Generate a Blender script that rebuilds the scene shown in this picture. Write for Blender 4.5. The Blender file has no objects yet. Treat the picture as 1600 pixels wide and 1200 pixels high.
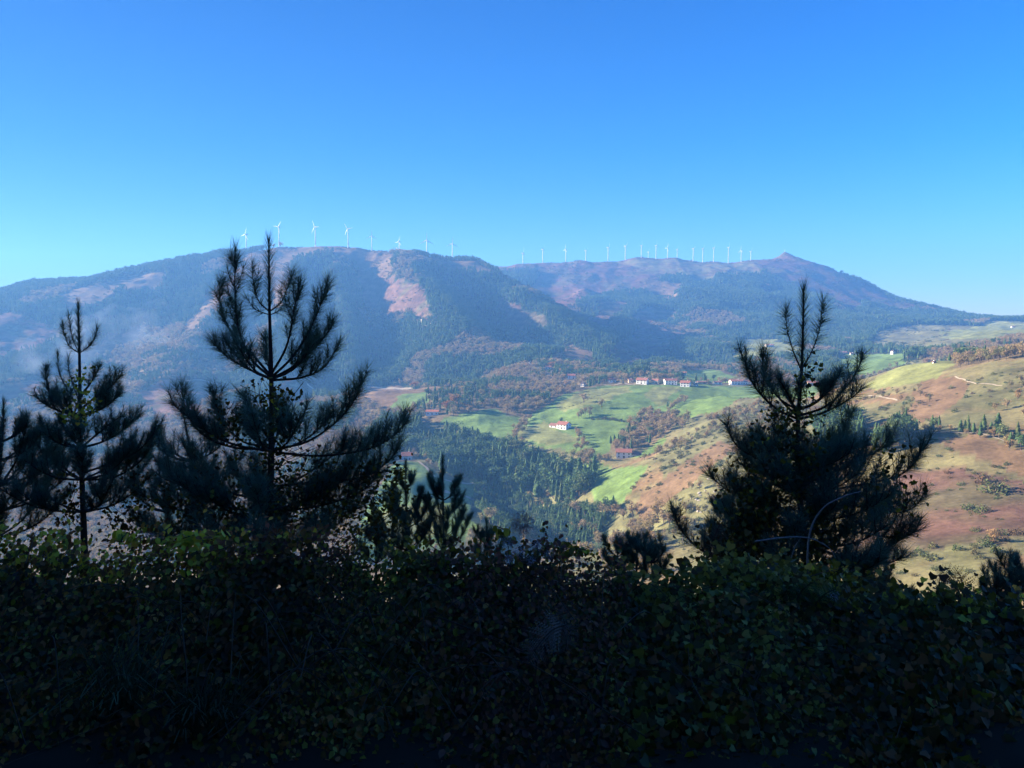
import bpy, math, random, time
import numpy as np
from mathutils import Vector, Matrix
random.seed(7)
RNG = np.random.default_rng(7)
T0 = time.time()
sc = bpy.context.scene
COL = sc.collection
R = math.radians

# ------------------------------------------------------------------ camera
F = 1256.0                                   # focal length in pixels of a 1600 px wide frame
PITCH = math.atan(100.0 / F)
CAM = np.array([0.0, 0.0, 1.6])
cd = bpy.data.cameras.new('camera'); cam = bpy.data.objects.new('camera', cd); COL.objects.link(cam)
cd.sensor_width = 36.0; cd.lens = 36.0 * F / 1600.0; cd.clip_start = 0.05; cd.clip_end = 60000.0
cam.location = CAM; cam.rotation_euler = (math.pi / 2 - PITCH, 0, 0)
sc.camera = cam

# ------------------------------------------------------------------ sky, sun, exposure
SUN_AZ = R(-77)      # from the view direction, to the left
SUN_EL = R(19)
w = bpy.data.worlds.new('World'); sc.world = w; w.use_nodes = True
nt = w.node_tree; nt.nodes.clear()
out = nt.nodes.new('ShaderNodeOutputWorld'); bg = nt.nodes.new('ShaderNodeBackground')
sky = nt.nodes.new('ShaderNodeTexSky'); sky.sky_type = 'NISHITA'; sky.sun_disc = False
sky.sun_elevation = SUN_EL; sky.sun_rotation = SUN_AZ
sky.altitude = 600; sky.air_density = 1.15; sky.dust_density = 0.0; sky.ozone_density = 4.0
hs = nt.nodes.new('ShaderNodeHueSaturation'); hs.inputs['Saturation'].default_value = 1.28; hs.inputs['Hue'].default_value = 0.5
# deep azure overhead, paler towards the horizon, the same all the way round
tcw = nt.nodes.new('ShaderNodeTexCoord'); sep = nt.nodes.new('ShaderNodeSeparateXYZ'); nt.links.new(tcw.outputs['Generated'], sep.inputs[0])
rmp = nt.nodes.new('ShaderNodeValToRGB'); nt.links.new(sep.outputs['Z'], rmp.inputs[0])
e0, e1 = rmp.color_ramp.elements; e0.position = 0.0; e0.color = (.68, .81, 1.08, 1); e1.position = .50; e1.color = (.0, .54, 1.05, 1)
e2 = rmp.color_ramp.elements.new(.20); e2.color = (.17, .70, 1.10, 1)
tint = nt.nodes.new('ShaderNodeMix'); tint.data_type = 'RGBA'; tint.blend_type = 'MULTIPLY'; tint.inputs['Factor'].default_value = 1.0
dt = nt.nodes.new('ShaderNodeVectorMath'); dt.operation = 'DOT_PRODUCT'; dt.inputs[1].default_value = (math.sin(SUN_AZ), math.cos(SUN_AZ), 0)
nt.links.new(tcw.outputs['Generated'], dt.inputs[0])
mrw = nt.nodes.new('ShaderNodeMapRange'); mrw.inputs['From Min'].default_value = -.6; mrw.inputs['From Max'].default_value = 1.0; mrw.inputs['To Min'].default_value = 1.08; mrw.inputs['To Max'].default_value = .31
nt.links.new(dt.outputs['Value'], mrw.inputs['Value'])
vs = nt.nodes.new('ShaderNodeVectorMath'); vs.operation = 'SCALE'; nt.links.new(rmp.outputs[0], vs.inputs[0]); nt.links.new(mrw.outputs[0], vs.inputs['Scale'])
nt.links.new(sky.outputs[0], hs.inputs['Color']); nt.links.new(hs.outputs[0], tint.inputs['A']); nt.links.new(vs.outputs[0], tint.inputs['B']); nt.links.new(tint.outputs['Result'], bg.inputs[0])
bg.inputs[1].default_value = 0.061
nt.links.new(bg.outputs[0], out.inputs[0])
sd = bpy.data.lights.new('sun', 'SUN'); so = bpy.data.objects.new('sun', sd); COL.objects.link(so)
sd.energy = 5.0; sd.angle = R(0.5); sd.color = (1.0, 0.84, 0.66)
sdir = Vector((math.sin(SUN_AZ) * math.cos(SUN_EL), math.cos(SUN_AZ) * math.cos(SUN_EL), math.sin(SUN_EL)))
so.rotation_euler = sdir.to_track_quat('Z', 'Y').to_euler()
so.location = (0, 0, 60)
sc.view_settings.view_transform = 'Standard'; sc.view_settings.look = 'None'
sc.view_settings.exposure = 2.15; sc.view_settings.gamma = 1.0; sc.view_settings.use_curve_mapping = False
cy = sc.cycles
cy.max_bounces = 5; cy.diffuse_bounces = 2; cy.glossy_bounces = 1; cy.transmission_bounces = 2
cy.transparent_max_bounces = 8; cy.volume_bounces = 1; cy.use_denoising = True
cy.volume_max_steps = 128; cy.sample_clamp_indirect = 4.0

# ------------------------------------------------------------------ helpers
def tag(o, label=None, cat=None, group=None, kind=None):
    if label: o['label'] = label
    if cat: o['category'] = cat
    if group: o['group'] = group
    if kind: o['kind'] = kind
    return o

def empty(name, loc=(0, 0, 0), rz=0.0):
    o = bpy.data.objects.new(name, None); COL.objects.link(o)
    o.location = loc; o.rotation_euler = (0, 0, rz); o.empty_display_size = 0.2
    return o

def mesh_np(name, V, Fc, mats=None, smooth=False, mi=None):
    """mesh from an (n,3) vertex array and an (m,k) face array (k = 3 or 4)"""
    V = np.asarray(V, dtype=np.float32); Fc = np.asarray(Fc, dtype=np.int32)
    me = bpy.data.meshes.new(name)
    k = Fc.shape[1]
    me.vertices.add(len(V)); me.vertices.foreach_set('co', V.ravel())
    me.loops.add(Fc.size); me.loops.foreach_set('vertex_index', Fc.ravel())
    me.polygons.add(len(Fc)); me.polygons.foreach_set('loop_start', np.arange(0, Fc.size, k, dtype=np.int32))
    if smooth: me.polygons.foreach_set('use_smooth', np.ones(len(Fc), dtype=bool))
    for m in (mats or []): me.materials.append(m)
    if mi is not None: me.polygons.foreach_set('material_index', np.asarray(mi, dtype=np.int32))
    me.update(calc_edges=True)
    return me

def link(name, me, parent=None, loc=None):
    o = bpy.data.objects.new(name, me); COL.objects.link(o)
    if parent is not None: o.parent = parent
    if loc is not None: o.location = loc
    return o

class MB:
    """collects faces of any size, builds one mesh object"""
    def __init__(s): s.v = []; s.f = []; s.m = []
    def add(s, vs, fs, mi=0):
        n = len(s.v); s.v += [tuple(v) for v in vs]
        s.f += [tuple(i + n for i in f) for f in fs]; s.m += [mi] * len(fs)
    def box(s, x0, x1, y0, y1, z0, z1, mi=0):
        s.add([(x0,y0,z0),(x1,y0,z0),(x1,y1,z0),(x0,y1,z0),(x0,y0,z1),(x1,y0,z1),(x1,y1,z1),(x0,y1,z1)],
              [(0,3,2,1),(4,5,6,7),(0,1,5,4),(1,2,6,5),(2,3,7,6),(3,0,4,7)], mi)
    def tube(s, pts, rad, n=6, mi=0, cap=True):
        pts = [np.array(p, float) for p in pts]; rings = []
        ref = np.array([0.31, 0.17, 0.93])
        for i, p in enumerate(pts):
            t = pts[min(i + 1, len(pts) - 1)] - pts[max(i - 1, 0)]; t /= (np.linalg.norm(t) + 1e-9)
            a = np.cross(t, ref); a /= (np.linalg.norm(a) + 1e-9)
            b = np.cross(t, a); r = rad[i] if hasattr(rad, '__len__') else rad
            rings.append([p + r * (math.cos(2 * math.pi * k / n) * a + math.sin(2 * math.pi * k / n) * b) for k in range(n)])
        vs = [v for r_ in rings for v in r_]; fs = []
        for i in range(len(pts) - 1):
            for k in range(n):
                fs.append((i * n + k, i * n + (k + 1) % n, (i + 1) * n + (k + 1) % n, (i + 1) * n + k))
        if cap: fs.append(tuple(range(n))[::-1]); fs.append(tuple((len(pts) - 1) * n + k for k in range(n)))
        s.add(vs, fs, mi)
    def mesh(s, name, mats, smooth=False):
        me = bpy.data.meshes.new(name); me.from_pydata([tuple(map(float, v)) for v in s.v], [], s.f)
        for m in mats: me.materials.append(m)
        me.polygons.foreach_set('material_index', s.m)
        if smooth: me.polygons.foreach_set('use_smooth', [True] * len(s.f))
        me.update(); return me
    def build(s, name, mats, parent=None, smooth=False):
        if not isinstance(mats, (list, tuple)): mats = [mats]
        return link(name, s.mesh(name, mats, smooth), parent)

def at(px, py, Y):
    """world point seen at pixel (px, py) of the 1600x1200 photograph at forward distance Y"""
    u = (px - 800.0) / F; v = -(py - 600.0) / F
    c, s = math.cos(PITCH), math.sin(PITCH)
    d = np.array([u, c + v * s, -s + v * c])
    return CAM + d * (Y / d[1])

def to_px(x, y, z):
    c, s_ = math.cos(PITCH), math.sin(PITCH); dz = z - CAM[2]
    f_ = y * c - dz * s_; u = y * s_ + dz * c
    return 800 + F * x / f_, 600 - F * u / f_

def hash2(ix, iy, seed):
    n = (ix.astype(np.int64) * 374761393 + iy.astype(np.int64) * 668265263 + seed * 974634777) & 0xFFFFFFFF
    n = ((n ^ (n >> 13)) * 1274126177) & 0xFFFFFFFF
    return ((n ^ (n >> 16)) & 0xFFFF) / 65535.0

def vnoise(x, y, seed=0):
    x = np.asarray(x, float); y = np.asarray(y, float)
    ix = np.floor(x); iy = np.floor(y); fx = x - ix; fy = y - iy
    fx = fx * fx * fx * (fx * (fx * 6 - 15) + 10); fy = fy * fy * fy * (fy * (fy * 6 - 15) + 10)
    a = hash2(ix, iy, seed); b = hash2(ix + 1, iy, seed); c = hash2(ix, iy + 1, seed); d = hash2(ix + 1, iy + 1, seed)
    return (a + (b - a) * fx) * (1 - fy) + (c + (d - c) * fx) * fy

def fbm(x, y, seed=0, oct=4):
    s = 0; a = 1; t = 0
    for i in range(oct):
        s = s + a * vnoise(np.asarray(x) * 2 ** i + 17.3 * i, np.asarray(y) * 2 ** i - 9.1 * i, seed + i); t += a; a *= 0.5
    return s / t                     # 0..1

# ------------------------------------------------------------------ materials
def mat(name, base, rough=0.85, var=0.0, scale=5.0, spec=0.2, translucent=0.0, objvar=0.0, coords='Object', bump=0.0):
    m = bpy.data.materials.new(name); m.use_nodes = True; t = m.node_tree; N = t.nodes; L = t.links
    b = N['Principled BSDF']; b.inputs['Roughness'].default_value = rough
    b.inputs['Specular IOR Level'].default_value = spec
    b.inputs['Base Color'].default_value = (*base, 1)
    src = None
    if var > 0 or bump > 0:
        tc = N.new('ShaderNodeTexCoord'); nz = N.new('ShaderNodeTexNoise'); nz.inputs['Scale'].default_value = scale
        nz.inputs['Detail'].default_value = 5
        L.new(tc.outputs[coords], nz.inputs['Vector'])
    if var > 0:
        mx = N.new('ShaderNodeMix'); mx.data_type = 'RGBA'
        mx.inputs['A'].default_value = (*[c * (1 - var) for c in base], 1); mx.inputs['B'].default_value = (*[min(1, c * (1 + var)) for c in base], 1)
        L.new(nz.outputs['Fac'], mx.inputs['Factor']); src = mx.outputs['Result']
    if objvar > 0:
        oi = N.new('ShaderNodeObjectInfo'); mr = N.new('ShaderNodeMapRange')
        mr.inputs['To Min'].default_value = 1 - objvar; mr.inputs['To Max'].default_value = 1 + objvar
        L.new(oi.outputs['Random'], mr.inputs['Value'])
        h2 = N.new('ShaderNodeHueSaturation')
        h2.inputs['Color'].default_value = (*base, 1)
        if src: L.new(src, h2.inputs['Color'])
        L.new(mr.outputs[0], h2.inputs['Value']); src = h2.outputs[0]
    if src: L.new(src, b.inputs['Base Color'])
    if bump > 0:
        bp = N.new('ShaderNodeBump'); bp.inputs['Strength'].default_value = bump; L.new(nz.outputs['Fac'], bp.inputs['Height']); L.new(bp.outputs[0], b.inputs['Normal'])
    if translucent > 0:
        o = N['Material Output']; tr = N.new('ShaderNodeBsdfTranslucent'); ms = N.new('ShaderNodeMixShader'); ms.inputs[0].default_value = translucent
        if src: L.new(src, tr.inputs[0])
        else: tr.inputs[0].default_value = (*base, 1)
        L.new(b.outputs[0], ms.inputs[1]); L.new(tr.outputs[0], ms.inputs[2]); L.new(ms.outputs[0], o.inputs[0])
    return m

def ramp_mat(name, stops, rough=0.9, translucent=0.0, val=0.3, scale=0.6):
    """foliage whose hue differs from tree to tree (Object Info random picks along the ramp)"""
    m = bpy.data.materials.new(name); m.use_nodes = True; t = m.node_tree; N = t.nodes; L = t.links
    b = N['Principled BSDF']; b.inputs['Roughness'].default_value = rough; b.inputs['Specular IOR Level'].default_value = 0.15
    oi = N.new('ShaderNodeObjectInfo'); cr = N.new('ShaderNodeValToRGB')
    while len(cr.color_ramp.elements) < len(stops): cr.color_ramp.elements.new(0.5)
    for e, (p, c) in zip(cr.color_ramp.elements, stops): e.position = p; e.color = (*c, 1)
    L.new(oi.outputs['Random'], cr.inputs[0])
    tc = N.new('ShaderNodeTexCoord'); nz = N.new('ShaderNodeTexNoise'); nz.inputs['Scale'].default_value = scale; nz.inputs['Detail'].default_value = 4
    L.new(tc.outputs['Object'], nz.inputs['Vector'])
    mr = N.new('ShaderNodeMapRange'); mr.inputs['From Min'].default_value = .3; mr.inputs['From Max'].default_value = .7
    mr.inputs['To Min'].default_value = 1 - val; mr.inputs['To Max'].default_value = 1 + val; L.new(nz.outputs['Fac'], mr.inputs['Value'])
    h = N.new('ShaderNodeHueSaturation'); L.new(cr.outputs[0], h.inputs['Color']); L.new(mr.outputs[0], h.inputs['Value'])
    L.new(h.outputs[0], b.inputs['Base Color'])
    if translucent > 0:
        o = N['Material Output']; tr = N.new('ShaderNodeBsdfTranslucent'); ms = N.new('ShaderNodeMixShader'); ms.inputs[0].default_value = translucent
        L.new(h.outputs[0], tr.inputs[0]); L.new(b.outputs[0], ms.inputs[1]); L.new(tr.outputs[0], ms.inputs[2]); L.new(ms.outputs[0], o.inputs[0])
    return m
# ------------------------------------------------------------------ TERRAIN
def base_depth(py):
    return float(np.interp(py, [380, 400, 430, 460, 500, 540, 580, 620, 660, 700, 760, 820, 880, 960],
                               [2600, 2480, 2350, 2210, 2030, 1850, 1650, 1450, 1250, 1090, 860, 690, 560, 430]))
CP = []                                    # control points (x, y, z)
def cp(px, py, Y, dz=0.0):
    p = at(px, py, Y); CP.append((p[0], p[1], p[2] + dz)); return p
# crest of the near (left) mountain and the spur that runs down from it to the right
crestL = [(-420,560,2200),(-250,520,2300),(-100,492,2350),(0,462,2400),(60,446,2400),(120,441,2420),(190,429,2450),(240,416,2480),(290,408,2500),(340,398,2520),
          (390,392,2540),(440,383,2560),(500,381,2570),(560,385,2560),(620,396,2530),(665,403,2550),(740,408,2560)]
for p in crestL:
    q = cp(*p); CP.append((q[0] * 1.15, q[1] + 420, q[2] - 130)); CP.append((q[0] * 1.3, q[1] + 900, q[2] - 260))
# spur B: terminator line and its silhouette
for p in [(770,425,2400),(812,458,2210),(856,488,2060),(900,518,1900),(945,548,1750),(980,574,1620)]: cp(*p)
for p in [(785,430,2520),(830,453,2400),(880,480,2260),(930,510,2090),(980,542,1910),(1015,568,1760)]:
    q = cp(*p); CP.append((q[0] + 90, q[1] + 170, q[2] - 62))
def line(kind, pts, amp=80):
    Q = []
    for a, b in zip(pts[:-1], pts[1:]):
        k = max(1, int(math.hypot(b[0] - a[0], b[1] - a[1]) / 15)); Q += [(a[0] + (b[0] - a[0]) * i / k, a[1] + (b[1] - a[1]) * i / k) for i in range(k)]
    Q.append(pts[-1])
    for i, (px, py) in enumerate(Q):
        e = 1.0 * min(1, .35 + i / 5)
        cp(px, py, base_depth(py) + e * (amp if kind == 'g' else -amp))
line('s', [(250,425),(205,460),(120,520),(50,570),(-30,610)], 45)
line('g', [(330,430),(290,480),(230,540),(150,600),(60,660)], 25)
line('s', [(400,408),(345,470),(300,540),(262,590)], 60)
line('g', [(420,450),(400,510),(360,580),(330,640)], 40)
line('s', [(452,402),(456,440),(468,490),(470,560),(450,640)], 90)
line('g', [(497,432),(510,490),(512,560),(500,640)], 105)
line('s', [(515,402),(524,440),(540,490),(545,560)], 105)
line('g', [(566,430),(578,480),(585,540),(580,600)], 140)
line('s', [(620,405),(654,440),(690,480),(728,525),(765,560)], 145)
line('g', [(700,445),(744,488),(790,532),(828,566)], 145)
line('s', [(640,560),(690,590),(730,605)], 40)
line('s', [(285,605),(320,640)], 60)
line('g', [(215,640),(200,700)], 60)
line('s', [(120,600),(60,660),(20,720)], 50)
line('s', [(420,700),(400,780),(380,860)], 40)
line('g', [(300,740),(280,820)], 50)
line('s', [(100,760),(80,850)], 40)
line('g', [(-120,700),(-200,820)], 0); line('s', [(-350,640),(-500,760)], 0)
# right (far) mountain
crestR = [(765,420,3450),(800,420,3500),(850,411,3550),(900,410,3600),(960,407,3600),(1000,403,3600),(1060,405,3600),(1120,407,3600),(1180,408,3620),
          (1204,405,3640),(1222,401,3650),(1230,401,3650),(1248,407,3650),(1290,416,3600),(1320,431,3550),(1370,452,3450),(1420,471,3350),(1470,484,3250),(1520,496,3150),(1548,503,3100),
          (1600,503,3300),(1700,507,3300),(1900,512,3300),(2200,520,3300)]
for p in crestR:
    q = cp(*p); CP.append((q[0] * 1.1, q[1] + 500, q[2] - 170)); CP.append((q[0] * 1.2, q[1] + 1300, q[2] - 420))
for p in [(800,440,3250),(850,440,3280),(930,440,3250),(1020,435,3270),(1100,428,3350),(1180,430,3380),(1225,425,3420),(1290,445,3330),(1350,470,3200),(1430,488,3080),
          (850,468,3000),(940,470,2930),(1000,475,2840),(1050,470,2960),(1130,475,2820),(1200,455,3080),(1250,475,2870),(1330,492,2820),(1400,498,2920),(1480,502,2700),
          (930,500,2680),(970,515,2480),(1010,520,2440),(1060,512,2580),(1110,520,2380),(1170,515,2500),(1240,520,2380),(1310,520,2420),(1390,512,2500),(1450,520,2200),(1520,510,2500),(1590,512,2300),
          (1010,545,2080),(1040,548,2120),(1090,548,2000),(1140,545,2060),(1200,545,1950),(1260,545,1980),(1330,548,1850),(1400,545,1900),(1470,535,1900),
          (1040,570,1700),(1130,572,1620),(1200,570,1620),(1280,580,1450),(1350,565,1560),(1420,560,1600)]: cp(*p)
def rline(kind, pts, amp):
    for px, py, Y in pts: cp(px, py, Y + (amp if kind == 'g' else -amp))
rline('s', [(905,452,3100),(925,470,2900),(960,495,2650)], 60); rline('g', [(890,470,3000),(905,495,2700)], 60)
rline('s', [(1060,455,3060),(1085,480,2820),(1100,510,2560),(1110,545,2150)], 90); rline('g', [(1030,465,3000),(1045,500,2650),(1060,530,2350)], 90)
rline('s', [(1180,440,3240),(1200,465,2980),(1225,500,2640)], 90); rline('g', [(1130,455,3050),(1150,490,2700),(1165,530,2300)], 90)
rline('g', [(1215,455,3100),(1250,500,2650),(1270,530,2320)], 70); rline('s', [(1290,470,3020),(1340,500,2700),(1380,525,2350)], 70)
# village bench and the fields below it
for p in [(910,588,1330),(960,592,1260),(1010,600,1180),(1070,602,1150),(1150,601,1180),(1230,600,1220),(1300,600,1250),(850,597,1300),(790,600,1300),(860,574,1480),(800,582,1420),
          (960,625,1060),(1050,630,1040),(1130,625,1040),(900,640,1020),(840,640,1060),(940,670,930),(880,668,960),(1000,675,900),(820,665,1000),(745,655,1010),(675,648,1050),(620,630,1130),(590,610,1230),
          (745,680,960),(830,690,910),(900,700,850),(975,716,790),(1030,705,800),(940,745,720),(960,785,650),(930,720,790),
          (600,690,980),(570,720,900),(635,718,830),(590,740,800),(680,748,760),(740,790,680),(650,790,680),(600,820,600),(700,835,580),(560,880,500),(790,830,590),
          (700,700,940),(760,715,900),(940,860,480),(850,880,470),(780,900,430)]: cp(*p)
for p in [(700,672,985),(760,690,930),(820,706,880),(880,726,810),(930,752,735)]: cp(*p)
for p in [(760,770,760),(820,785,700),(880,800,640),(930,820,575),(840,850,520),(900,850,520)]: cp(p[0], p[1], p[2], -36)
# right-hand hill
for p in [(1720,540,700),(1600,557,650),(1560,570,640),(1510,582,650),(1470,572,730),(1430,570,770),(1390,582,790),(1350,600,790),(1310,622,780),(1270,640,760),(1210,650,760)]: cp(*p)
for X, Y, z in [(480,960,-80),(400,1000,-85),(330,1000,-95),(600,950,-60),(260,1000,-92)]: CP.append((X, Y, z))
for p in [(1480,545,1350),(1540,540,1250),(1600,528,1350),(1500,525,1750),(1570,520,1800),
          (1600,640,520),(1500,640,560),(1400,640,610),(1300,690,560),(1200,690,640),(1150,650,820),(1100,665,800),(1050,705,720),(1110,740,600),(1050,780,540),(1000,835,480),(1100,830,450),
          (1200,780,460),(1300,780,440),(1420,700,470),(1590,700,440),(1600,800,340),(1450,800,370),(1400,900,280),(1550,900,265),(1300,900,310),(1200,900,340),(1100,910,360),(1000,920,380),(1700,900,250)]: cp(*p)
# our own slope, falling away from the road, and the unseen hill behind and to the left, shaped to shade the foreground
for X in (-260, -130, -40, 40, 130, 230):
    for Y, z in ((60, -30), (120, -62), (200, -97)):
        CP.append((X, Y, z - 0.02 * abs(X)))
for X, Y, z in [(-60,0,14),(-60,-60,45),(0,-60,40),(60,-60,38),(60,0,2),(-200,0,40),(-200,-200,160),(0,-250,150),(200,-200,120),(250,0,-10),(-500,0,40),(-500,150,-40),(-900,300,-120),
                (-900,-200,120),(500,-100,20),(600,200,-30),(900,300,0),(0,-800,330),(-900,-800,350),(900,-800,300),(-1600,700,-100),(-1800,1500,40),(-2500,0,0),(2500,0,0),(1600,1200,0),
                (2600,1800,60),(0,-2500,300),(-4000,3000,-150),(4000,3000,-150),(0,6000,-350),(-3000,6000,-350),(3500,6000,-300),(6000,0,-100),(-6000,0,-100),(0,-6000,0),(-400,40,20),(-120,30,12)]:
    CP.append((X, Y, z))
SUMMIT = at(1226, 400, 3650)
CPA = np.array(CP)
SC = 1000.0
P2 = CPA[:, :2] / SC
n = len(P2)
D = np.sqrt(((P2[:, None] - P2[None]) ** 2).sum(-1) + 0.012 ** 2)
A = np.zeros((n + 3, n + 3)); A[:n, :n] = D - np.eye(n) * -0.0
A[:n, :n] -= np.eye(n) * 0.002                         # a little smoothing
A[:n, n] = 1; A[:n, n + 1:] = P2; A[n, :n] = 1; A[n + 1:, :n] = P2.T
WT = np.linalg.solve(A, np.concatenate([CPA[:, 2] / SC, np.zeros(3)]))
def rbf(x, y):
    q = np.stack([np.ravel(x), np.ravel(y)], -1) / SC; o = np.empty(len(q))
    for i in range(0, len(q), 20000):
        b = q[i:i + 20000]
        d = np.sqrt(((b[:, None, 0] - P2[None, :, 0]) ** 2) + ((b[:, None, 1] - P2[None, :, 1]) ** 2) + 0.012 ** 2)
        o[i:i + 20000] = d @ WT[:n] + WT[n] + b @ WT[n + 1:]
    return (o * SC).reshape(np.shape(x))
def sstep(a, b, x):
    t = np.clip((x - a) / (b - a), 0, 1); return t * t * (3 - 2 * t)
TOPX = [-300,0,60,150,230,300,330,400,470,560,640,700,760,800,860,900,1000,1060,1130,1200,1300,1350,1420,1500,1600,1900]
TOPY = [835,840,858,868,866,850,846,860,876,884,882,874,870,872,880,888,902,910,905,910,930,960,975,960,965,972]
def hedge_top(px_): return 1.6 - (np.interp(px_, TOPX, TOPY) - 500) / F * 4.0
def near_h(x, y):
    drop = np.where(y > 4.6, -0.52 * (y - 4.6) - 0.25, 0) - 0.25 * sstep(3.9, 4.8, y)
    bank = np.maximum(0, hedge_top(800 + F * x / 4.35) - .24 + .1 * fbm(x * 2.1, y * 0.5, 50)) * np.exp(-np.abs((y - 4.4) / 0.42) ** 3)
    back = np.where(y < -3.0, 0.85 * (-y - 3.0), 0)  # unseen hill behind, steepened to dim the light on the hedge
    left = np.where(x < -12 - 0.4 * y, 0.30 * (-(x + 12 + 0.4 * y)), 0)
    return drop + bank + back + left + 0.10 * (fbm(x * 1.5, y * 1.5, 51) - 0.5)
def height(x, y):
    x = np.asarray(x, float); y = np.asarray(y, float)
    r = np.hypot(x, y); wn = 1 - sstep(22, 55, r)
    z = rbf(x, y)
    k = sstep(150, 700, r); k2 = sstep(900, 1500, y)
    # ravines running down the mountain sides, and rough ground
    z = z + k2 * 20 * (np.abs(fbm(x / 210 + 0.3 * fbm(x / 300, y / 300, 8), y / 520, 3, 3) - 0.5) * -2 + 0.22)
    z = z + k * (1 - k2) * 9 * (fbm(x / 90, y / 90, 11, 4) - 0.5) + k2 * 10 * (fbm(x / 60, y / 60, 14, 3) - 0.5) + sstep(40, 200, r) * 2.4 * (fbm(x / 16, y / 16, 19, 3) - 0.5)
    z = z + 26 * np.exp(-np.hypot(x - SUMMIT[0], y - SUMMIT[1]) / 30)
    return np.where(wn > 0, wn * near_h(x, y) + (1 - wn) * z, z)
# polar sheet round the camera: fine inside the view, coarse outside
az = np.concatenate([np.linspace(-180, -60, 50, endpoint=False), np.linspace(-60, -37, 40, endpoint=False), np.linspace(-37, 37, 760, endpoint=False),
                     np.linspace(37, 60, 40, endpoint=False), np.linspace(60, 180, 50)])
az[0] = -180
rr = np.concatenate([np.array([0.3, 0.8, 1.3, 1.8, 2.2]), np.arange(2.5, 6, 0.12), np.geomspace(6.1, 150, 44, endpoint=False), np.geomspace(150, 420, 46, endpoint=False), np.arange(420, 3900, 8.5), np.geomspace(3930, 4900, 14)])
AZ, RR = np.meshgrid(np.radians(az), rr, indexing='ij')
GX = RR * np.sin(AZ); GY = RR * np.cos(AZ)
GZ = height(GX, GY)
NA, NR = GX.shape
iA, iR = np.meshgrid(np.arange(NA - 1), np.arange(NR - 1), indexing='ij')
q0 = (iA * NR + iR).ravel(); FACES = np.stack([q0, q0 + 1, q0 + NR + 1, q0 + NR], -1)
azr = np.radians(az)
def ground(x, y):
    """bilinear lookup in the sheet"""
    x = np.asarray(x, float); y = np.asarray(y, float)
    a = np.arctan2(x, y); r = np.hypot(x, y)
    i = np.clip(np.searchsorted(azr, a) - 1, 0, NA - 2); j = np.clip(np.searchsorted(rr, r) - 1, 0, NR - 2)
    fa = np.clip((a - azr[i]) / (azr[i + 1] - azr[i]), 0, 1); fr = np.clip((r - rr[j]) / (rr[j + 1] - rr[j]), 0, 1)
    return (GZ[i, j] * (1 - fr) + GZ[i, j + 1] * fr) * (1 - fa) + (GZ[i + 1, j] * (1 - fr) + GZ[i + 1, j + 1] * fr) * fa
YS = np.concatenate([np.arange(8, 150, 2), np.arange(150, 4200, 4.0)])
def hit(px, py, ymin=60):
    """first point of the ground met by the line of sight through a pixel"""
    p1 = at(px, py, 1.0) - CAM
    ys = YS[YS > ymin]
    x = p1[0] * ys; z = CAM[2] + p1[2] * ys
    g = ground(x, ys); k = np.nonzero(g >= z)[0]
    if len(k) == 0:
        e = (g - CAM[2]) / ys; j = int(np.argmax(e)); return np.array([x[j], ys[j], g[j]])
    j = k[0]
    return np.array([x[j], ys[j], g[j]])
# horizon angle in front of each grid point, for leaving out trees nobody can see
EL = (GZ - CAM[2]) / RR
ELMAX = np.maximum.accumulate(EL, axis=1)
def visible(x, y, z_top, margin=0.004):
    a = np.arctan2(x, y); r = np.hypot(x, y)
    i = np.clip(np.searchsorted(azr, a) - 1, 0, NA - 2); j = np.clip(np.searchsorted(rr, r) - 2, 0, NR - 1)
    return (z_top - CAM[2]) / r > ELMAX[i, j] - margin
print('terrain', round(time.time() - T0, 1))
# ------------------------------------------------------------------ LAND COVER (true ground colours, held per vertex)
CONIF, BRACK, MEADOW, DRY, DECID, HEATH, PAST, CLEAR, SCRUB, SOIL = range(10)
CC = np.array([[.030,.045,.022],[.170,.112,.060],[.130,.200,.055],[.180,.160,.072],[.165,.125,.065],[.155,.082,.060],[.190,.205,.070],[.140,.080,.055],[.150,.145,.065],[.030,.024,.016]])
PATCH = []
def patch(kind, pts, soft=8, ymin=300):
    w_ = [hit(px, py, ymin)[:2] for px, py in pts]
    w_ = np.array(w_)
    if kind in (CLEAR, BRACK) and np.median(w_[:, 1]) > 1300: w_ = w_.mean(0) + (w_ - w_.mean(0)) * (1.75 if w_[:, 0].mean() > 260 and kind == CLEAR else 1.14)
    PATCH.append((kind, w_, soft))
# left mountain
patch(HEATH, [(-200,560),(-100,520),(0,490),(50,500),(110,520),(60,545),(0,560),(-60,600)])
patch(DECID, [(120,700),(0,640),(0,600),(60,590),(150,560),(200,540),(320,520),(400,520),(420,560),(330,590),(230,600),(220,660),(230,720),(140,790),(0,800),(0,700)])
patch(BRACK, [(388,402),(440,384),(500,381),(560,385),(600,394),(575,412),(540,400),(500,398),(462,404),(456,450),(440,480),(405,445),(352,485),(300,522),(322,480),(362,430)])
patch(BRACK, [(520,402),(560,386),(612,398),(606,430),(572,432),(556,412)])
patch(CLEAR, [(566,442),(600,432),(642,446),(664,470),(672,496),(640,493),(600,487),(572,477)])
patch(BRACK, [(645,405),(700,404),(742,409),(775,430),(740,424),(690,414)])
patch(CLEAR, [(772,466),(800,472),(832,488),(856,510),(825,516),(800,510),(786,492)])
patch(BRACK, [(858,562),(893,543),(922,554),(950,571),(905,572),(870,568)])
patch(BRACK, [(180,446),(215,428),(255,432),(248,450),(200,456)])
patch(BRACK, [(90,462),(150,444),(185,440),(175,462),(140,482),(112,484)])
patch(CLEAR, [(0,618),(60,590),(100,566),(170,536),(205,522),(196,540),(120,574),(70,600),(0,640)])
patch(CLEAR, [(222,622),(262,596),(332,598),(350,614),(310,642),(240,650)])
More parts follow.
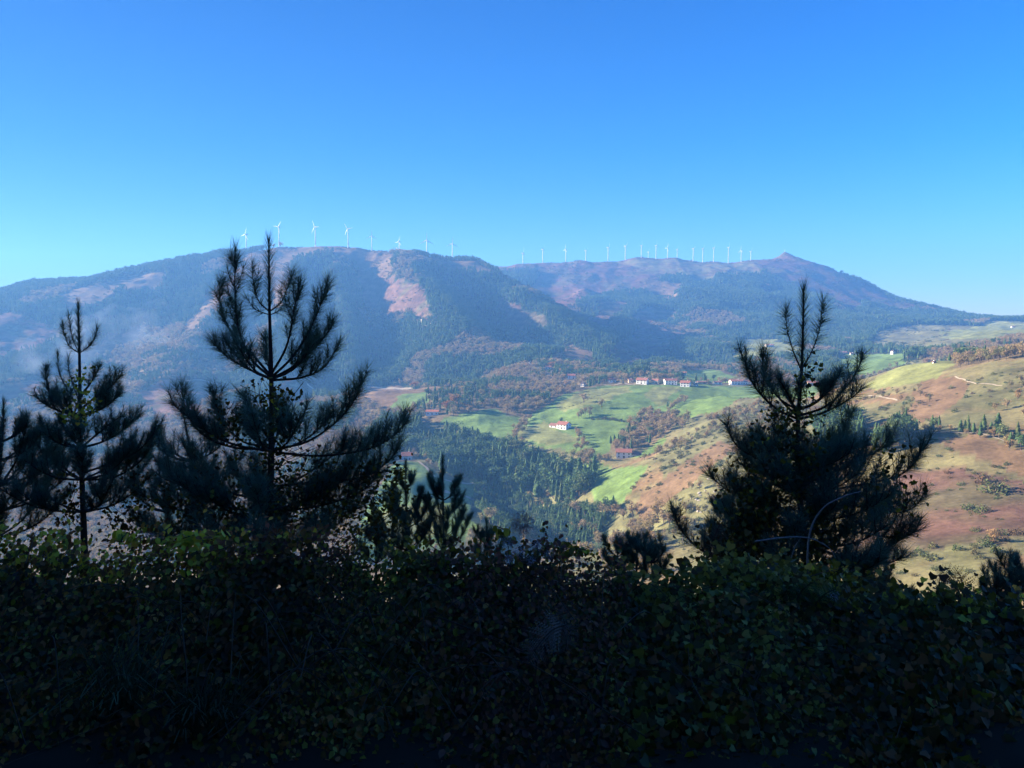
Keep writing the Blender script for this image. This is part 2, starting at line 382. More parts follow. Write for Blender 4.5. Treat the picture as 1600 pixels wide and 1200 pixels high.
patch(BRACK, [(565,612),(620,597),(690,606),(700,618),(665,640),(600,645),(572,636)])
patch(CLEAR, [(440,600),(470,590),(500,600),(480,640),(445,640)])
# far right mountain
patch(HEATH, [(768,423),(850,412),(930,410),(1000,404),(1035,428),(1030,446),(960,458),(900,474),(850,466),(815,450)])
patch(DRY, [(955,409),(1000,405),(1180,408),(1205,418),(1190,430),(1130,430),(1085,442),(1068,430),(1010,426)])
patch(HEATH, [(1178,412),(1228,396),(1300,418),(1370,452),(1440,480),(1400,486),(1350,474),(1330,490),(1290,468),(1240,446),(1205,430)])
patch(BRACK, [(1005,436),(1060,446),(1050,466),(1015,456)])
patch(CLEAR, [(918,504),(946,478),(962,486),(940,514)])
patch(CLEAR, [(994,502),(1014,489),(1046,497),(1022,504)])
patch(CLEAR, [(982,546),(1005,530),(1050,534),(1030,552),(1000,566)])
patch(BRACK, [(1188,450),(1235,454),(1205,463)])
patch(SCRUB, [(1350,545),(1365,522),(1400,510),(1480,508),(1560,508),(1600,506),(1640,540),(1560,560),(1500,560),(1440,548),(1400,546)])
patch(DECID, [(1440,556),(1500,545),(1560,535),(1620,530),(1640,560),(1560,566),(1500,578),(1450,566)])
patch(PAST, [(1470,518),(1540,506),(1600,504),(1660,510),(1640,524),(1540,530),(1490,532)])
patch(PAST, [(1548,504),(1600,502),(1700,504),(1700,516),(1600,514),(1556,512)])
patch(PAST, [(1555,545),(1600,537),(1640,538),(1600,548),(1560,552)])
patch(DECID, [(1010,575),(1100,568),(1200,565),(1260,575),(1290,600),(1180,600),(1100,598),(1020,596)])
patch(PAST, [(1148,568),(1146,545),(1160,530),(1215,530),(1262,546),(1255,556),(1200,562)])
patch(MEADOW, [(1298,566),(1322,553),(1432,552),(1405,572),(1365,584),(1310,584)])
# valley
patch(DECID, [(590,650),(700,612),(760,585),(840,570),(880,575),(960,585),(1000,598),(930,610),(870,640),(820,655),(760,645),(690,660),(640,665)])
patch(MEADOW, [(800,672),(840,645),(880,615),(940,603),(1000,601),(1180,603),(1290,604),(1270,622),(1160,622),(1120,645),(1080,655),(1010,672),(960,700),(915,745),(905,715),(860,700),(800,692)])
patch(PAST, [(868,636),(908,610),(985,602),(992,612),(935,630),(882,646)])
patch(PAST, [(1010,622),(1020,604),(1060,606),(1050,622),(1030,636)])
patch(SCRUB, [(1090,650),(1130,640),(1160,625),(1240,622),(1300,640),(1280,720),(1180,740),(1060,760),(1020,720)])
patch(MEADOW, [(1030,586),(1040,577),(1110,577),(1180,590),(1150,597),(1080,597)])
patch(MEADOW, [(685,656),(770,640),(816,655),(800,676),(790,692),(735,682)])
patch(PAST, [(812,668),(850,660),(905,688),(860,697),(804,690)])
patch(MEADOW, [(603,642),(620,620),(668,612),(672,624),(642,642),(612,648)])
patch(DECID, [(955,700),(980,665),(1015,645),(1060,655),(1045,680),(1000,705),(970,720)])
patch(MEADOW, [(1010,705),(1045,680),(1042,690),(1010,712),(985,715)])
patch(MEADOW, [(903,738),(930,722),(1010,735),(995,765),(966,800),(930,785)])
patch(MEADOW, [(560,800),(595,755),(620,722),(652,722),(680,745),(745,752),(775,772),(772,800),(740,835),(680,858),(560,880)])
patch(PAST, [(560,830),(620,790),(700,790),(690,830),(620,850)])
patch(SCRUB, [(760,830),(830,810),(900,820),(960,800),(1020,790),(1040,860),(960,900),(780,900)])
patch(CONIF, [(735,770),(800,772),(880,790),(925,790),(965,805),(940,850),(860,880),(780,860),(735,820)])
# right-hand hill
patch(BRACK, [(985,800),(1010,770),(1050,745),(1120,690),(1160,700),(1100,740),(1050,780),(1000,830)])
patch(SCRUB, [(1040,800),(1090,745),(1150,735),(1180,820),(1110,860),(1040,850)])
patch(PAST, [(1350,606),(1392,580),(1432,567),(1490,570),(1462,592),(1400,604)])
patch(BRACK, [(1440,596),(1500,586),(1522,600),(1480,640),(1430,668),(1410,650)])
patch(BRACK, [(1470,684),(1540,680),(1600,712),(1640,760),(1560,735),(1490,704)])
patch(CLEAR, [(1400,745),(1500,735),(1640,765),(1640,850),(1440,880),(1300,930),(1280,850)])
patch(BRACK, [(1300,900),(1420,870),(1440,930),(1330,960)])
patch(SCRUB, [(1400,900),(1460,860),(1640,860),(1640,1000),(1420,1000)])
def inside(x, y, poly):
    c = np.zeros(x.shape, bool); n_ = len(poly); j = n_ - 1
    for i in range(n_):
        xi, yi = poly[i]; xj, yj = poly[j]
        if yi != yj:
            c ^= ((yi > y) != (yj > y)) & (x < (xj - xi) * (y - yi) / (yj - yi) + xi)
        j = i
    return c
def cover(x, y):
    x = np.asarray(x, float); y = np.asarray(y, float); r = np.hypot(x, y)
    s = np.clip(r / 90, 1, 26)
    wx = x + s * 2.0 * (fbm(x / 40, y / 40, 31, 4) - 0.5); wy = y + s * 2.0 * (fbm(x / 40, y / 40, 37, 4) - 0.5)
    k = np.full(x.shape, CONIF)
    zz_ = ground(x, y); jit = 30 * (fbm(x / 120, y / 120, 41, 3) - .5)
    k[(y > 2900) & (zz_ + jit > 205)] = HEATH                      # open tops of both mountains
    k[(y > 2050) & (y < 2900) & (x / y > -.315) & (zz_ + jit > 214)] = BRACK
    k[(y < 1300)] = SCRUB
    k[(x > 60) & (y < 1000)] = DRY
    k[(x < 60) & (y < 1300) & (y > 300) & (x < -0.12 * y)] = DECID
    for kind, poly, soft in PATCH:
        x0, y0 = poly.min(0) - 5; x1, y1 = poly.max(0) + 5
        m = (wx > x0) & (wx < x1) & (wy > y0) & (wy < y1)
        idx = np.nonzero(m)
        if len(idx[0]): 
            ins = inside(wx[idx], wy[idx], poly); kk = k[idx]; kk[ins] = kind; k[idx] = kk
    k[r < 40] = SOIL
    k[(y < 60) & (r >= 40)] = SCRUB
    return k
KCOV = cover(GX, GY)
colr = CC[KCOV]
n1 = fbm(GX / 55, GY / 55, 61, 4)[..., None]; n2 = fbm(GX / 9, GY / 9, 63, 3)[..., None]; n3 = fbm(GX / 24, GY / 24, 67, 4)[..., None]
colr = colr * (0.62 + 0.50 * n1 + 0.26 * n2)
# bracken and scrub mottling on the grass hill, tussocks in pasture
mix = np.clip((n3 - 0.50) * 7, 0, 1)
isd = (KCOV == DRY)[..., None]; colr = np.where(isd, colr * (1 - mix) + (np.array([.18,.12,.06]) * (0.6 + 0.8 * n2)) * mix, colr)
mix2 = np.clip((n1 - 0.52) * 8, 0, 1); isd = ((KCOV == DRY) | (KCOV == CLEAR) | (KCOV == HEATH))[..., None]
colr = np.where(isd, colr * (1 - 0.6 * mix2) + np.array([.085,.095,.040]) * 0.6 * mix2 * (0.5 + n2), colr)
strp = (0.80 + 0.40 * (np.sin(GZ / 2.6 + 5 * fbm(GX / 60, GY / 60, 77, 3)) > .2) * (0.6 + .8 * n2[..., 0]))[..., None]
colr = np.where(((KCOV == CLEAR) & (RR > 700))[..., None], colr * strp, colr)
isp = ((KCOV == MEADOW) | (KCOV == PAST))[..., None]
colr = np.where(isp, colr * (0.80 + 0.45 * n3), colr)
col_a = np.concatenate([colr, np.ones(colr.shape[:2] + (1,))], -1).reshape(-1, 4).astype(np.float32)

m_ground = bpy.data.materials.new('ground'); m_ground.use_nodes = True
t_ = m_ground.node_tree; N_ = t_.nodes; L_ = t_.links; b_ = N_['Principled BSDF']; b_.inputs['Roughness'].default_value = 0.95; b_.inputs['Specular IOR Level'].default_value = 0.05
at_ = N_.new('ShaderNodeAttribute'); at_.attribute_name = 'land_cover'
tc_ = N_.new('ShaderNodeTexCoord')
nzs = []
for sc_, dt in ((0.045, 6), (0.35, 4)):
    nz_ = N_.new('ShaderNodeTexNoise'); nz_.inputs['Scale'].default_value = sc_; nz_.inputs['Detail'].default_value = dt; nz_.inputs['Roughness'].default_value = 0.65
    L_.new(tc_.outputs['Object'], nz_.inputs['Vector']); nzs.append(nz_)
mr_ = N_.new('ShaderNodeMapRange'); mr_.inputs['From Min'].default_value = .3; mr_.inputs['From Max'].default_value = .7; mr_.inputs['To Min'].default_value = .62; mr_.inputs['To Max'].default_value = 1.38
L_.new(nzs[0].outputs['Fac'], mr_.inputs['Value'])
mr2 = N_.new('ShaderNodeMapRange'); mr2.inputs['From Min'].default_value = .3; mr2.inputs['From Max'].default_value = .7; mr2.inputs['To Min'].default_value = .75; mr2.inputs['To Max'].default_value = 1.25
L_.new(nzs[1].outputs['Fac'], mr2.inputs['Value'])
mu_ = N_.new('ShaderNodeMath'); mu_.operation = 'MULTIPLY'; L_.new(mr_.outputs[0], mu_.inputs[0]); L_.new(mr2.outputs[0], mu_.inputs[1])
hv_ = N_.new('ShaderNodeHueSaturation'); L_.new(at_.outputs['Color'], hv_.inputs['Color']); L_.new(mu_.outputs[0], hv_.inputs['Value'])
L_.new(hv_.outputs[0], b_.inputs['Base Color'])
bp_ = N_.new('ShaderNodeBump'); bp_.inputs['Strength'].default_value = 0.5; bp_.inputs['Distance'].default_value = 0.8; L_.new(nzs[1].outputs['Fac'], bp_.inputs['Height']); L_.new(bp_.outputs[0], b_.inputs['Normal'])

me = mesh_np('hills', np.stack([GX, GY, GZ], -1).reshape(-1, 3), FACES, [m_ground], smooth=True)
ca = me.color_attributes.new('land_cover', 'FLOAT_COLOR', 'POINT'); ca.data.foreach_set('color', col_a.ravel())
tag(link('hills', me), kind='structure')
print('cover', round(time.time() - T0, 1))

# paths and lanes: thin ribbons of bare earth laid along the ground
m_track = mat('track_earth', (.34, .29, .21), 0.95, var=0.3, scale=0.2)
def track(name, pts, width, ymin=300):
    w_ = [hit(px, py, ymin)[:2] for px, py in pts]; P = []
    for a, b in zip(w_[:-1], w_[1:]):
        d = np.hypot(*(b - a)); k = max(2, min(60, int(d / 4)))
        if d > 260: continue
        for i in range(k): P.append(a + (b - a) * i / k)
    P.append(w_[-1]); P = np.array(P)
    P = P + np.stack([fbm(P[:, 0] / 30, P[:, 1] / 30, 71) - .5, fbm(P[:, 0] / 30, P[:, 1] / 30, 73) - .5], -1) * 5
    T = np.gradient(P, axis=0); T /= np.linalg.norm(T, axis=1)[:, None] + 1e-9
    Nn = np.stack([-T[:, 1], T[:, 0]], -1) * width / 2
    Lf, Rt = P + Nn, P - Nn
    V = np.concatenate([np.c_[Lf, ground(Lf[:, 0], Lf[:, 1]) + .35], np.c_[Rt, ground(Rt[:, 0], Rt[:, 1]) + .35]])
    k = len(P); Fq = [(i, i + 1, k + i + 1, k + i) for i in range(k - 1)]
    tag(link(name, mesh_np(name, V, Fq, [m_track])), kind='structure')
track('farm_track', [(1492,590),(1508,597),(1525,602),(1550,603),(1565,605)], 1.2)
track('farm_track', [(1357,619),(1385,622),(1402,627)], 1.6)
track('farm_track', [(1442,679),(1480,676),(1530,680),(1580,695)], 1.3)
track('lane', [(622,720),(655,722),(668,735),(680,746),(740,757),(765,764)], 3)
track('lane', [(650,649),(668,645)], 4)
track('lane', [(690,768),(725,776),(770,786)], 3)
track('lane', [(1025,577),(1060,576),(1085,577),(1120,577)], 6)
track('lane', [(826,566),(842,572),(852,576)], 6)
track('forest_road', [(278,596),(300,594),(340,601)], 7)
track('forest_road', [(655,502),(672,508)], 9)
track('forest_road', [(760,545),(782,551)], 8)
track('forest_road', [(480,602),(560,605),(630,608),(660,606)], 6)
track('lane', [(960,602),(975,600),(990,601),(1100,604),(1180,603)], 4)

# ------------------------------------------------------------------ distant trees
def tube_np(p0, p1, r0, r1, n=5):
    p0 = np.array(p0, float); p1 = np.array(p1, float); t = p1 - p0; t /= np.linalg.norm(t)
    a = np.cross(t, [0.3, 0.2, 0.9]); a /= np.linalg.norm(a); b = np.cross(t, a)
    an = np.linspace(0, 2 * np.pi, n, endpoint=False); rg = np.cos(an)[:, None] * a + np.sin(an)[:, None] * b
    V = np.concatenate([p0 + rg * r0, p1 + rg * r1]); Fq = [(i, (i + 1) % n, n + (i + 1) % n, n + i) for i in range(n)]
    return V, np.array(Fq)
def tri(Fq): Fq = np.asarray(Fq); return np.concatenate([Fq[:, [0, 1, 2]], Fq[:, [0, 2, 3]]])
def join(parts):
    V, Fc, M = [], [], []; n_ = 0
    for v, f, m in parts:
        V.append(v); Fc.append(np.asarray(f) + n_); M.append(np.full(len(f), m)); n_ += len(v)
    return np.concatenate(V), np.concatenate(Fc), np.concatenate(M)
def clumps(C, size, rng, up=0.0):
    """one ragged triangle pair for every centre"""
    k = len(C); size = np.broadcast_to(size, (k,))[:, None]
    a = rng.normal(size=(k, 3)); a[:, 2] *= 0.6; a /= np.linalg.norm(a, axis=1)[:, None]
    b = rng.normal(size=(k, 3)); b -= (b * a).sum(1)[:, None] * a; b /= np.linalg.norm(b, axis=1)[:, None]
    j = lambda: rng.uniform(.6, 1.3, (k, 1))
    V = np.stack([C - a * size * j(), C - b * size * j() * .7, C + a * size * j(), C + b * size * j() * .7], 1).reshape(-1, 3)
    q = np.arange(k)[:, None] * 4
    return V, np.concatenate([q + [0, 1, 2], q + [0, 2, 3]])
def conifer_mesh(seed, n_=420, slim=0.17):
    """unit-high conifer: trunk, whorls of drooping boughs carrying ragged clumps"""
    rng = np.random.default_rng(seed); C = []; S = []; parts = []
    V, Fq = tube_np((0, 0, -.06), (0, 0, .93), .016, .004); parts.append((V, tri(Fq), 1))
    h = rng.uniform(0.16, 0.26)
    while h < 0.985:
        rad = slim * (1 - (h - .15) / .86) ** 0.62 * rng.uniform(.65, 1.2) + .008
        k = rng.integers(5, 8)
        for a in rng.uniform(0, 6.28, 1) + np.arange(k) * 6.28 / k + rng.normal(0, .2, k):
            rr_ = rad * rng.uniform(.65, 1.15); m_ = max(2, int(7 * rr_ / slim))
            for i in range(m_):
                u = (i + .5) / m_; C.append((math.cos(a) * rr_ * u, math.sin(a) * rr_ * u, h + rr_ * (0.35 * u - .1) + rng.normal(0, .008))); S.append(.030 * (1.15 - .5 * u) * (1.2 - .5 * h))
        h += rng.uniform(.035, .055)
    C = np.array(C); V, Fc = clumps(C, np.array(S), rng); parts.append((V, Fc, 0))
    # dense inner crown
    K = 8; zz = [.16, .24, .34, .36, .50, .52, .66, .68, .82, .84, .97]; ring = []
    for i, z_ in enumerate(zz):
        r_ = slim * max(0, 1 - (z_ - .15) / .86) ** .62 * (.72 if i % 2 else .50) * (1 if i else .4)
        an = np.linspace(0, 6.283, K, endpoint=False) + rng.uniform(0, .5); rj = r_ * rng.uniform(.7, 1.3, K); ring.append(np.c_[np.cos(an) * rj, np.sin(an) * rj, z_ + rng.normal(0, .012, K)])
    V = np.concatenate(ring); i_, k_ = np.meshgrid(np.arange(len(zz) - 1), np.arange(K), indexing='ij'); k2 = (k_ + 1) % K
    Fq = np.stack([i_ * K + k_, i_ * K + k2, (i_ + 1) * K + k2, (i_ + 1) * K + k_], -1).reshape(-1, 4); parts.append((V, tri(Fq), 0))
    return join(parts)
def broad_mesh(seed, n_=520, bare=False, wide=0.36):
    rng = np.random.default_rng(seed); parts = []; tips = []
    V, Fq = tube_np((0, 0, -.06), (0.01, 0, .34), .030, .022); parts.append((V, tri(Fq), 1))
    for i in range(9):
        a = i * 2.4 + rng.normal(0, .3); r_ = wide * rng.uniform(.5, 1) * (0.4 if i == 0 else 1); z1 = rng.uniform(.5, .88)
        p1 = np.array([math.cos(a) * r_ * .7, math.sin(a) * r_ * .7, z1])
        V, Fq = tube_np((0, 0, rng.uniform(.18, .34)), p1, .014, .004, 4); parts.append((V, tri(Fq), 1)); tips.append(p1)
        for j in range(5):
            p2 = p1 + rng.normal(0, 1, 3) * [.11, .11, .07] + [0, 0, .04]; V, Fq = tube_np(p1 * rng.uniform(.7, 1), p2, .006, .002, 3); parts.append((V, tri(Fq), 1)); tips.append(p2)
    tips = np.array(tips)
    C = tips[rng.integers(0, len(tips), n_)] + rng.normal(0, 1, (n_, 3)) * [.062, .062, .052]
    C[:, 2] = np.clip(C[:, 2], .2, 1.0)
    V, Fc = clumps(C, rng.uniform(.016, .034, n_) * 1.25, rng); parts.append((V, Fc, 0))
    C2 = tips[rng.integers(0, len(tips), 90)] * [.85, .85, .93] + rng.normal(0, .04, (90, 3)); V, Fc = clumps(C2, rng.uniform(.05, .085, 90), rng); parts.append((V, Fc, 0))
    return join(parts)
def bush_mesh(seed, n_=240):
    rng = np.random.default_rng(seed); C = rng.normal(0, 1, (n_, 3)); C /= np.linalg.norm(C, axis=1)[:, None]
    C *= rng.uniform(.55, 1, (n_, 1)) * (1 + .25 * np.sin(3 * np.arctan2(C[:, 1], C[:, 0]) + seed))[:, None]
    C *= [.62, .62, .62]; C[:, 2] = np.abs(C[:, 2]) * 1.3 - .03
    V, Fc = clumps(C, rng.uniform(.05, .11, n_), rng); parts = [(V, Fc, 0)]
    V, Fq = tube_np((0, 0, -.1), (0, 0, .5), .04, .02, 4); parts.append((V, tri(Fq), 1)); return join(parts)
m_con = ramp_mat('conifer_foliage', [(0, (.058,.115,.042)), (.5, (.080,.140,.050)), (.85, (.095,.150,.055)), (1, (.125,.150,.055))], val=.35, scale=6, translucent=.15)
m_dec = ramp_mat('autumn_foliage', [(0, (.26,.19,.11)), (.3, (.34,.26,.14)), (.55, (.27,.24,.11)), (.75, (.36,.23,.11)), (.9, (.19,.20,.08)), (1, (.40,.30,.13))], val=.35, scale=6, translucent=.25)
m_orange = ramp_mat('orange_foliage', [(0, (.32,.12,.04)), (1, (.30,.16,.05))], val=.35, scale=6, translucent=.25)
m_bush = ramp_mat('scrub_foliage', [(0, (.07,.10,.035)), (.5, (.10,.12,.045)), (.8, (.11,.09,.04)), (1, (.13,.075,.04))], val=.35, scale=6)
m_bark = mat('far_bark', (.13, .10, .075), var=.3, scale=8)
def mk(name, d, m0): V, Fc, M = d; return mesh_np(name, V, Fc, [m0, m_bark], mi=M)
CON = [mk('conifer', conifer_mesh(100 + i, slim=(.20, .25, .29, .18, .24)[i]), m_con) for i in range(5)]
CON += [mk('conifer', broad_mesh(400 + i, n_=640, wide=(.20, .24, .17)[i]), m_con) for i in range(3)]
DEC = [mk('broadleaf_tree', broad_mesh(200 + i, wide=(.34, .42, .38, .30)[i]), m_dec) for i in range(4)]
ORA = [mk('broadleaf_tree', broad_mesh(250 + i), m_orange) for i in range(2)]
BUS = [mk('bush', bush_mesh(300 + i), m_bush) for i in range(3)]

def scatter(n_try_step, rng, ymin, ymax, kinds, keep, hlo, hhi, margin=.004):
    """jittered grid over the sector in view; returns x, y, z, height"""
    xs = np.arange(-0.70 * ymax, 0.70 * ymax, n_try_step); ys = np.arange(ymin, ymax, n_try_step)
    X, Y = np.meshgrid(xs, ys); m_ = np.abs(X) < .70 * Y; X = X[m_]; Y = Y[m_]
    X = X + rng.uniform(-.5, .5, X.shape) * n_try_step; Y = Y + rng.uniform(-.5, .5, Y.shape) * n_try_step
    m_ = rng.random(X.shape) < keep; X = X[m_]; Y = Y[m_]
    H = rng.uniform(hlo, hhi, X.shape); Z = ground(X, Y)
    m_ = visible(X, Y, Z + H, margin); X, Y, Z, H = X[m_], Y[m_], Z[m_], H[m_]
    K = cover(X, Y); m_ = np.isin(K, kinds); return X[m_], Y[m_], Z[m_], H[m_]
rng = np.random.default_rng(5)
SETS = {'con': [], 'dec': [], 'bus': []}
x, y, z, h = scatter(8.2, rng, 1250, 3900, [CONIF], .95, 12, 20); st_ = fbm(x / 170, y / 240, 93, 3) > .67; hh_ = h * (0.85 + .5 * fbm(x / 80, y / 80, 90)) * .85
SETS['con'].append((x[~st_], y[~st_], z[~st_], hh_[~st_])); SETS['dec'].append((x[st_], y[st_], z[st_], hh_[st_] * .75))
x, y, z, h = scatter(8, rng, 500, 3300, [DECID], .8, 7, 12); 
isdec = fbm(x / 70, y / 70, 91) < .62
SETS['dec'].append((x[isdec], y[isdec], z[isdec], h[isdec])); SETS['con'].append((x[~isdec], y[~isdec], z[~isdec], h[~isdec] * 1.2))
x, y, z, h = scatter(7.5, rng, 300, 1600, [SCRUB], .8, 2, 6); m_ = fbm(x / 45, y / 45, 95) > .42; x, y, z, h = x[m_], y[m_], z[m_], h[m_]
m_ = rng.random(len(x)) < .35; SETS['dec'].append((x[m_], y[m_], z[m_], h[m_] * 1.5)); SETS['bus'].append((x[~m_], y[~m_], z[~m_], h[~m_] * .8))
x, y, z, h = scatter(9, rng, 200, 1000, [DRY, CLEAR, BRACK], .8, 1, 2.6); m_ = fbm(x / 60, y / 60, 97) > .56; SETS['bus'].append((x[m_], y[m_], z[m_], h[m_]))
x, y, z, h = scatter(11, rng, 1500, 3700, [BRACK, HEATH, CLEAR, SCRUB], .6, 2, 6); m_ = fbm(x / 40, y / 40, 99) > .53; SETS['bus'].append((x[m_], y[m_], z[m_], h[m_]))
def grove(kind, polys, step, hlo, hhi, keep=.9, ymin=300):
    for poly in polys:
        P = np.array([hit(px, py, ymin)[:2] for px, py in poly]); x0, y0 = P.min(0); x1, y1 = P.max(0)
        X, Y = np.meshgrid(np.arange(x0, x1 + step, step), np.arange(y0, y1 + step, step)); X = X.ravel() + rng.uniform(-.45, .45, X.size) * step; Y = Y.ravel() + rng.uniform(-.45, .45, Y.size) * step
        m_ = inside(X, Y, P) & (rng.random(X.shape) < keep); X = X[m_]; Y = Y[m_]
        SETS[kind].append((X, Y, ground(X, Y), rng.uniform(hlo, hhi, len(X))))
def row(kind, pts, step, hlo, hhi, wid=4, ymin=300):
    w_ = [hit(px, py, ymin)[:2] for px, py in pts]
    for a, b in zip(w_[:-1], w_[1:]):
        k = max(1, int(np.hypot(*(b - a)) / step)); u = (np.arange(k) + rng.uniform(0, 1, k)) / k
        X = a[0] + (b[0] - a[0]) * u + rng.normal(0, wid / 2, k); Y = a[1] + (b[1] - a[1]) * u + rng.normal(0, wid / 2, k)
        SETS[kind].append((X, Y, ground(X, Y), rng.uniform(hlo, hhi, k)))
# tall plantation on the spur in the middle of the valley
grove('con', [[(560,735),(570,690),(600,668),(655,662),(700,676),(760,700),(830,720),(880,740),(930,745),(925,775),(880,790),(830,775),(780,772),(735,752),(690,745),(655,715),(620,715)],
              ], 5.8, 13, 23)
grove('con', [[(740,765),(800,775),(880,795),(960,800),(930,850),(860,860),(790,850),(750,800)]], 5.0, 8, 14, .97)
grove('con', [[(1290,690),(1285,665),(1310,650),(1345,665),(1350,690),(1320,712)], [(1270,700),(1275,670),(1300,660),(1300,700)], [(1370,722),(1365,700),(1395,680),(1425,672),(1430,690),(1400,705)]], 5, 11, 17)
row('con', [(1420,678),(1470,676),(1520,678),(1560,686),(1600,702),(1660,722)], 3.6, 7, 12, 7); row('dec', [(1430,680),(1500,680),(1560,690),(1600,704)], 5, 4, 7, 6)
grove('con', [[(500,680),(430,700),(380,720),(370,660),(420,640),(500,640),(560,650),(545,680)]], 7, 12, 18)
row('con', [(1160,575),(1200,572),(1260,580),(1300,600)], 7, 12, 18, 30)
grove('con', [[(1240,600),(1255,575),(1300,570),(1320,590),(1290,605)]], 8, 10, 16)
# hedgerow and orchard trees round the village
row('dec', [(905,654),(920,650)], 2.5, 9, 13, 9); row('bus', [(925,655),(960,656),(990,662)], 3, 2, 5, 4)
row('dec', [(1000,690),(1020,670),(1050,660),(1070,670)], 6, 7, 12, 25)
row('dec', [(1045,645),(1060,632),(1075,618)], 4, 4, 8, 6); row('bus', [(1010,640),(1040,648),(1060,650)], 4, 2, 4, 5)
row('dec', [(915,735),(905,715),(930,722)], 4, 7, 11, 8); row('dec', [(930,722),(960,722)], 4, 6, 9, 8); row('dec', [(1000,722),(1060,700)], 5, 6, 10, 12)
row('dec', [(796,694),(808,680),(818,664),(826,656)], 3, 5, 9, 7)
row('dec', [(700,648),(730,645),(745,640)], 5, 8, 12, 14)
row('dec', [(1000,598),(1030,598),(1060,597),(1100,599),(1160,598),(1230,599),(1290,598)], 12, 5, 9, 14)
row('dec', [(895,672),(905,690),(910,705)], 4, 5, 9, 8); row('bus', [(868,640),(905,632),(960,612)], 5, 1, 2, 2)
row('dec', [(830,850),(900,835),(960,830),(1010,845)], 6, 8, 13, 30)
row('dec', [(780,870),(860,860),(940,870),(1010,880)], 6, 8, 13, 30)
row('dec', [(1020,590),(1100,572),(1200,568),(1250,580)], 8, 8, 12, 30)
row('dec', [(1300,552),(1360,551),(1440,550),(1500,556)], 11, 5, 9, 25)
row('bus', [(1010,762),(1060,730),(1110,690),(1160,665)], 5, 2, 4, 40)
row('dec', [(1350,625),(1400,618),(1440,622)], 5, 3, 6, 12); row('dec', [(1380,655),(1430,640),(1460,625)], 5, 3, 6, 10); row('dec', [(1575,640),(1600,640),(1640,660)], 4, 4, 7, 10); row('dec', [(1590,600),(1600,620),(1620,640)], 5, 4, 7, 10)
row('bus', [(1350,650),(1400,628),(1450,625)], 5, 2, 4, 30)
row('bus', [(1380,870),(1440,865),(1500,870),(1600,870)], 4, 1.6, 4, 16)
row('bus', [(1420,915),(1500,900),(1600,900)], 3, 1.6, 4, 16)
row('bus', [(1470,735),(1520,742),(1600,760)], 4, .6, 1.2, 3); row('bus', [(1460,800),(1530,808),(1600,815)], 4, .6, 1.2, 3)
# line of trees on the left skyline
row('con', [(0,457),(60,441),(130,440),(200,424),(280,405)], 16, 7, 13, 10)
row('con', [(200,424),(280,405),(340,394),(385,390)], 8, 8, 13, 12)

# instances: the 300 largest in view of each kind as objects, the rest as one mass
class Proto: pass
def gn_mass(name, meshes, X, Y, Z, H, fat, label, cat):
    protos = []
    cl = bpy.data.collections.new(name + '_source')
    for i, m_ in enumerate(meshes):
        o = bpy.data.objects.new('%s_source_%d' % (name, i), m_); cl.objects.link(o)
    me = bpy.data.meshes.new(name); me.vertices.add(len(X)); me.vertices.foreach_set('co', np.stack([X, Y, Z - .2], -1).astype(np.float32).ravel())
    r_ = np.random.default_rng(len(X))
    s = me.attributes.new('size', 'FLOAT_VECTOR', 'POINT'); wv = H * fat * r_.uniform(.8, 1.25, len(X)); s.data.foreach_set('vector', np.stack([wv, wv, H], -1).astype(np.float32).ravel())
    s = me.attributes.new('turn', 'FLOAT_VECTOR', 'POINT'); s.data.foreach_set('vector', np.stack([r_.normal(0, .04, len(X)), r_.normal(0, .04, len(X)), r_.uniform(0, 6.28, len(X))], -1).astype(np.float32).ravel())
    s = me.attributes.new('pick', 'INT', 'POINT'); s.data.foreach_set('value', r_.integers(0, len(meshes), len(X)).astype(np.int32))
    o = link(name, me); ng = bpy.data.node_groups.new(name + '_nodes', 'GeometryNodeTree')
    ng.interface.new_socket('Geometry', in_out='INPUT', socket_type='NodeSocketGeometry'); ng.interface.new_socket('Geometry', in_out='OUTPUT', socket_type='NodeSocketGeometry')
    gi = ng.nodes.new('NodeGroupInput'); go = ng.nodes.new('NodeGroupOutput'); ip = ng.nodes.new('GeometryNodeInstanceOnPoints'); ci = ng.nodes.new('GeometryNodeCollectionInfo')
    ci.inputs['Collection'].default_value = cl; ci.inputs['Separate Children'].default_value = True; ci.inputs['Reset Children'].default_value = True
    def attr(nm, ty):
        a = ng.nodes.new('GeometryNodeInputNamedAttribute'); a.data_type = ty; a.inputs[0].default_value = nm; return a.outputs[0]
    ng.links.new(gi.outputs[0], ip.inputs['Points']); ng.links.new(ci.outputs[0], ip.inputs['Instance']); ip.inputs['Pick Instance'].default_value = True
    ng.links.new(attr('pick', 'INT'), ip.inputs['Instance Index']); ng.links.new(attr('turn', 'FLOAT_VECTOR'), ip.inputs['Rotation']); ng.links.new(attr('size', 'FLOAT_VECTOR'), ip.inputs['Scale'])
    ng.links.new(ip.outputs[0], go.inputs[0])
    md = o.modifiers.new('scatter', 'NODES'); md.node_group = ng
    return tag(o, label, cat, kind='stuff')
